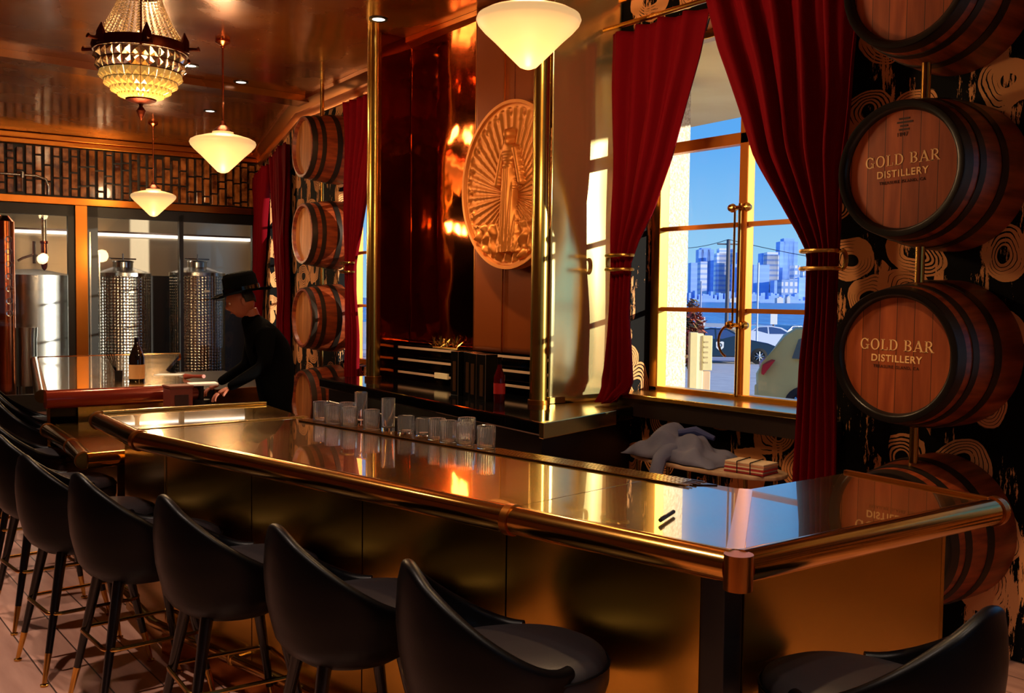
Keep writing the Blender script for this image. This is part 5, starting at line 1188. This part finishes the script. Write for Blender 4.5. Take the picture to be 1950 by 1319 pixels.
MB().lathe([(.0001, 2.35), (.035, 2.35), (.035, CZ - .003), (.0001, CZ - .003)], seg=20).build('steel_pipe', steel, rt, smooth=True)
MB().lathe([(.0001, 1.95), (.03, 1.98), (.042, 2.02), (.042, 2.33), (.055, 2.34), (.055, 2.37), (.0001, 2.37)], seg=20).build('copper_sleeve', copper, rt, smooth=True)
MB().tube([(-.03, 0, 2.12), (-.12, 0, 2.18), (-.28, 0, 2.12), (-.34, 0, 2.08)], .018, 10).build('side_pipe', steel, rt, smooth=True)
MB().tube([(-.13, 0, 2.05), (-.13, 0, 2.36)], .022, 10).build('valve', steel, rt, smooth=True)
rt2 = empty('strip_light', B(-2.6, 2.3, 2.60), 'long white strip light across the still-house behind the glass', 'light')
a = Vector(B(-5.6, 2.50, 2.60)) - Vector(B(-2.6, 2.3, 2.60)); b = Vector(B(.6, 2.50, 2.62)) - Vector(B(-2.6, 2.3, 2.60))
MB().tube([a, b], .022, 8).build('light_tube', emit('tube_white', (255, 240, 225), 2.4), rt2); MB().tube([a + Vector((0, .03, .03)), b + Vector((0, .03, .03))], .035, 6).build('housing', steel, rt2)
for sx_ in (-4.2, -2.4, -.8):
    q = Vector(B(sx_, 1.5, 3.6)) - Vector(B(-2.6, 2.3, 2.60)); o = light('POINT', 'stillhouse_fill', q, 15, (1, .85, .62), shadow_soft_size=.1); o.parent = rt2  # added fill lamps above the tube, brighten the steel room
# pipe across the amber strip
pp = MB().tube([B(-4.2, -.12, 3.22), B(-3.15, -.12, 3.22), B(-3.03, -.12, 3.18), B(-3.0, -.12, 3.08), B(-3.0, -.08, 2.98)], .018, 12)
for s_ in (-3.32, -3.7): q = B(s_, -.12, 3.22); pp.lathe([(.0001, -.05), (.03, -.04), (.03, .04), (.0001, .05)], q, 14); pp.tube([q, B(s_, -.12, 3.0)], .006)
tag(pp.build('wall_pipe', steel, smooth=True), 'thin steel pipe running in front of the amber blocks at the far left', 'pipe')

# ================================================================= THE MAN IN THE HAT
def skinned(name, nodes_, edges, mtl, parent, sub=2):
    me = D.meshes.new(name); me.from_pydata([n[0] for n in nodes_], edges, []); me.materials.append(mtl); o = D.objects.new(name, me); COL.objects.link(o); o.parent = parent
    o.modifiers.new('s', 'SKIN').use_smooth_shade = True
    lay = me.skin_vertices[0] if len(me.skin_vertices) else None
    for i, n in enumerate(nodes_): me.skin_vertices[0].data[i].radius = (n[1], n[2] if len(n) > 2 else n[1]); 
    me.skin_vertices[0].data[0].use_root = True
    q = o.modifiers.new('u', 'SUBSURF'); q.levels = sub; q.render_levels = sub
    return o
# local: faces -x (image left), stooping; feet on the floor
man = empty('person', (3.02, 6.78, 0), 'person in a black hat and black clothes leaning over behind the far bar', 'person', None, R(-12))
body = [((.05, 0, .92), .15, .17), ((.04, 0, 1.08), .135, .165), ((-.01, 0, 1.24), .145, .185), ((-.08, 0, 1.38), .12, .19), ((-.14, 0, 1.46), .065, .08), ((-.19, 0, 1.51), .055, .055),
        ((.04, .10, .82), .10, .10), ((.06, .11, .48), .065, .065), ((.08, .11, .09), .045, .045), ((-.02, .12, .04), .045, .035),
        ((.04, -.10, .82), .10, .10), ((.02, -.11, .48), .065, .065), ((.04, -.11, .09), .045, .045), ((-.06, -.12, .04), .045, .035),
        ((-.08, .19, 1.37), .065, .065), ((-.12, .24, 1.12), .050, .050), ((-.345, .197, .985), .034, .034),
        ((-.08, -.19, 1.37), .070, .070), ((-.09, -.25, 1.14), .055, .055), ((-.345, -.207, .985), .035, .035)]
ed = [(0, 1), (1, 2), (2, 3), (3, 4), (4, 5), (0, 6), (6, 7), (7, 8), (8, 9), (0, 10), (10, 11), (11, 12), (12, 13), (3, 14), (14, 15), (15, 16), (3, 17), (17, 18), (18, 19)]
skinned('body', body, ed, black_cloth, man)
# head: grid with face relief, looking down to the left
def headp(i, j):
    a = 2 * PI * i / 40; ph = lerp(-PI / 2, PI / 2, j / 28); c = math.cos(ph); z = .122 * math.sin(ph)
    x = -.098 * c * math.cos(a); y = .076 * c * math.sin(a)
    face = max(0, math.cos(a)) ** 6
    if z < -.03: x *= 1 - .10 * (-.03 - z) / .09; y *= 1 - .28 * (-.03 - z) / .09
    x -= face * (.024 * math.exp(-((z + .012) / .022) ** 2) * (abs(math.sin(a)) < .34) + .007 * math.exp(-((z + .055) / .010) ** 2) + .010 * math.exp(-((z + .095) / .016) ** 2) + .006 * math.exp(-((z - .04) / .012) ** 2))
    x += .008 * math.exp(-((z - .018) / .012) ** 2) * math.exp(-((abs(math.sin(a)) - .38) / .12) ** 2) * (math.cos(a) > 0)
    return (x, y, z)
hd = MB().grid(headp, 40, 29, True)
hm = Matrix.Translation((-.215, 0, 1.60)) @ Matrix.Rotation(R(-22), 4, 'Y')
hd.xf(hm); ho = hd.build('head', skin, man, smooth=True, sharp=180)
MB().tube([hm @ Vector((.035, 0, -.08)), Vector((-.12, 0, 1.44))], [.055, .062], 14).build('neck', skin, man, smooth=True)
for s_ in (-1, 1):
    e = MB().lathe([(.0001, -.007), (.018, -.009), (.026, -.004), (.024, .004), (.0001, .003)], (0, 0, 0), 16, 'y'); e.xf(hm @ Matrix.Translation((.008, s_ * .079, -.005)) @ Matrix.Diagonal((.75, 1, 1.25, 1))); e.build('ear', skin, man, smooth=True)
    e = MB().lathe([(.0001, -.009), (.009, -.004), (.011, 0), (.009, .004), (.0001, .009)], (0, 0, 0), 12, 'x'); e.xf(hm @ Matrix.Translation((-.083, s_ * .031, .016))); e.build('eye', mat('eye_white', (200, 190, 180), .3), man, smooth=True)
MB().tube([hm @ Vector((-.096, -.02, -.055)), hm @ Vector((-.101, 0, -.056)), hm @ Vector((-.096, .02, -.055))], .004, 6).build('lips', mat('lips', (120, 54, 44), .5), man)
hr_ = MB()
def hp(i, j):
    a = lerp(R(98), R(262), i / 30); ph = lerp(R(-22) + R(14) * abs(math.cos((i / 30) * PI)), R(60), j / 14); c = math.cos(ph); return (-.108 * c * math.cos(a), .087 * c * math.sin(a), .130 * math.sin(ph) + .004)
hr_.grid(hp, 31, 15).xf(hm); hr_.build('hair', hair, man, smooth=True, sharp=180, solid=.006)
hat = MB(); hat.lathe([(.0001, .14), (.07, .150), (.098, .142), (.108, .12), (.115, .02), (.118, .0), (.185, -.012), (.20, -.004), (.20, .0), (.185, -.006), (.118, .008)], seg=48)
hat.v = [Vector((p.x * 1.12, p.y * (.92 if p.z > .03 else .96), p.z + (.02 * (p.y / .19) ** 2 if abs(p.y) > .12 else 0) - (.03 if (p.z > .13 and abs(p.y) < .03) else 0))) for p in hat.v]
hat.xf(Matrix.Translation((-.205, 0, 1.665)) @ Matrix.Rotation(R(-12), 4, 'Y')); hat.build('hat', black_cloth, man, smooth=True, sharp=60)
hbm = MB(); hbm.lathe([(.118, .01), (.1215, .01), (.119, .045), (.1155, .045)], seg=48, close=True); hbm.v = [Vector((p.x * 1.12, p.y * .93, p.z)) for p in hbm.v]; hbm.xf(Matrix.Translation((-.205, 0, 1.665)) @ Matrix.Rotation(R(-12), 4, 'Y')); hbm.build('hat_band', black_gloss, man, smooth=True)
def hand(base, dr, side, name):
    """palm, five bent fingers; dr = pointing direction in plan (radians)"""
    T = Matrix.Translation(base) @ Matrix.Rotation(dr, 4, 'Z') @ Matrix.Rotation(R(25), 4, 'Y')
    ns = [((0, 0, 0), .026, .022), ((.045, 0, 0), .034, .018), ((.085, 0, -.002), .034, .016)]; es = [(0, 1), (1, 2)]
    o1 = skinned(name, [(tuple(T @ Vector(p)), a, b) for p, a, b in ns], es, skin, man, 2)
    for k, (yo, ln) in enumerate(((-.030, .068), (-.010, .078), (.011, .074), (.030, .058))):
        ps = [(.078, yo * .8, 0), (.078 + ln * .42, yo, -.006), (.078 + ln * .72, yo, -.022), (.078 + ln * .86, yo, -.040)]
        skinned('finger', [(tuple(T @ Vector(p)), .0090 - .0008 * i) for i, p in enumerate(ps)], [(0, 1), (1, 2), (2, 3)], skin, o1, 1)
    ps = [(.02, side * .022, -.004), (.045, side * .048, -.012), (.068, side * .055, -.026)]
    skinned('thumb', [(tuple(T @ Vector(p)), .0105 - .001 * i) for i, p in enumerate(ps)], [(0, 1), (1, 2)], skin, o1, 1)
hand((-.335, -.207, .985), PI, 1, 'near_hand'); hand((-.335, .197, .985), PI, -1, 'far_hand')
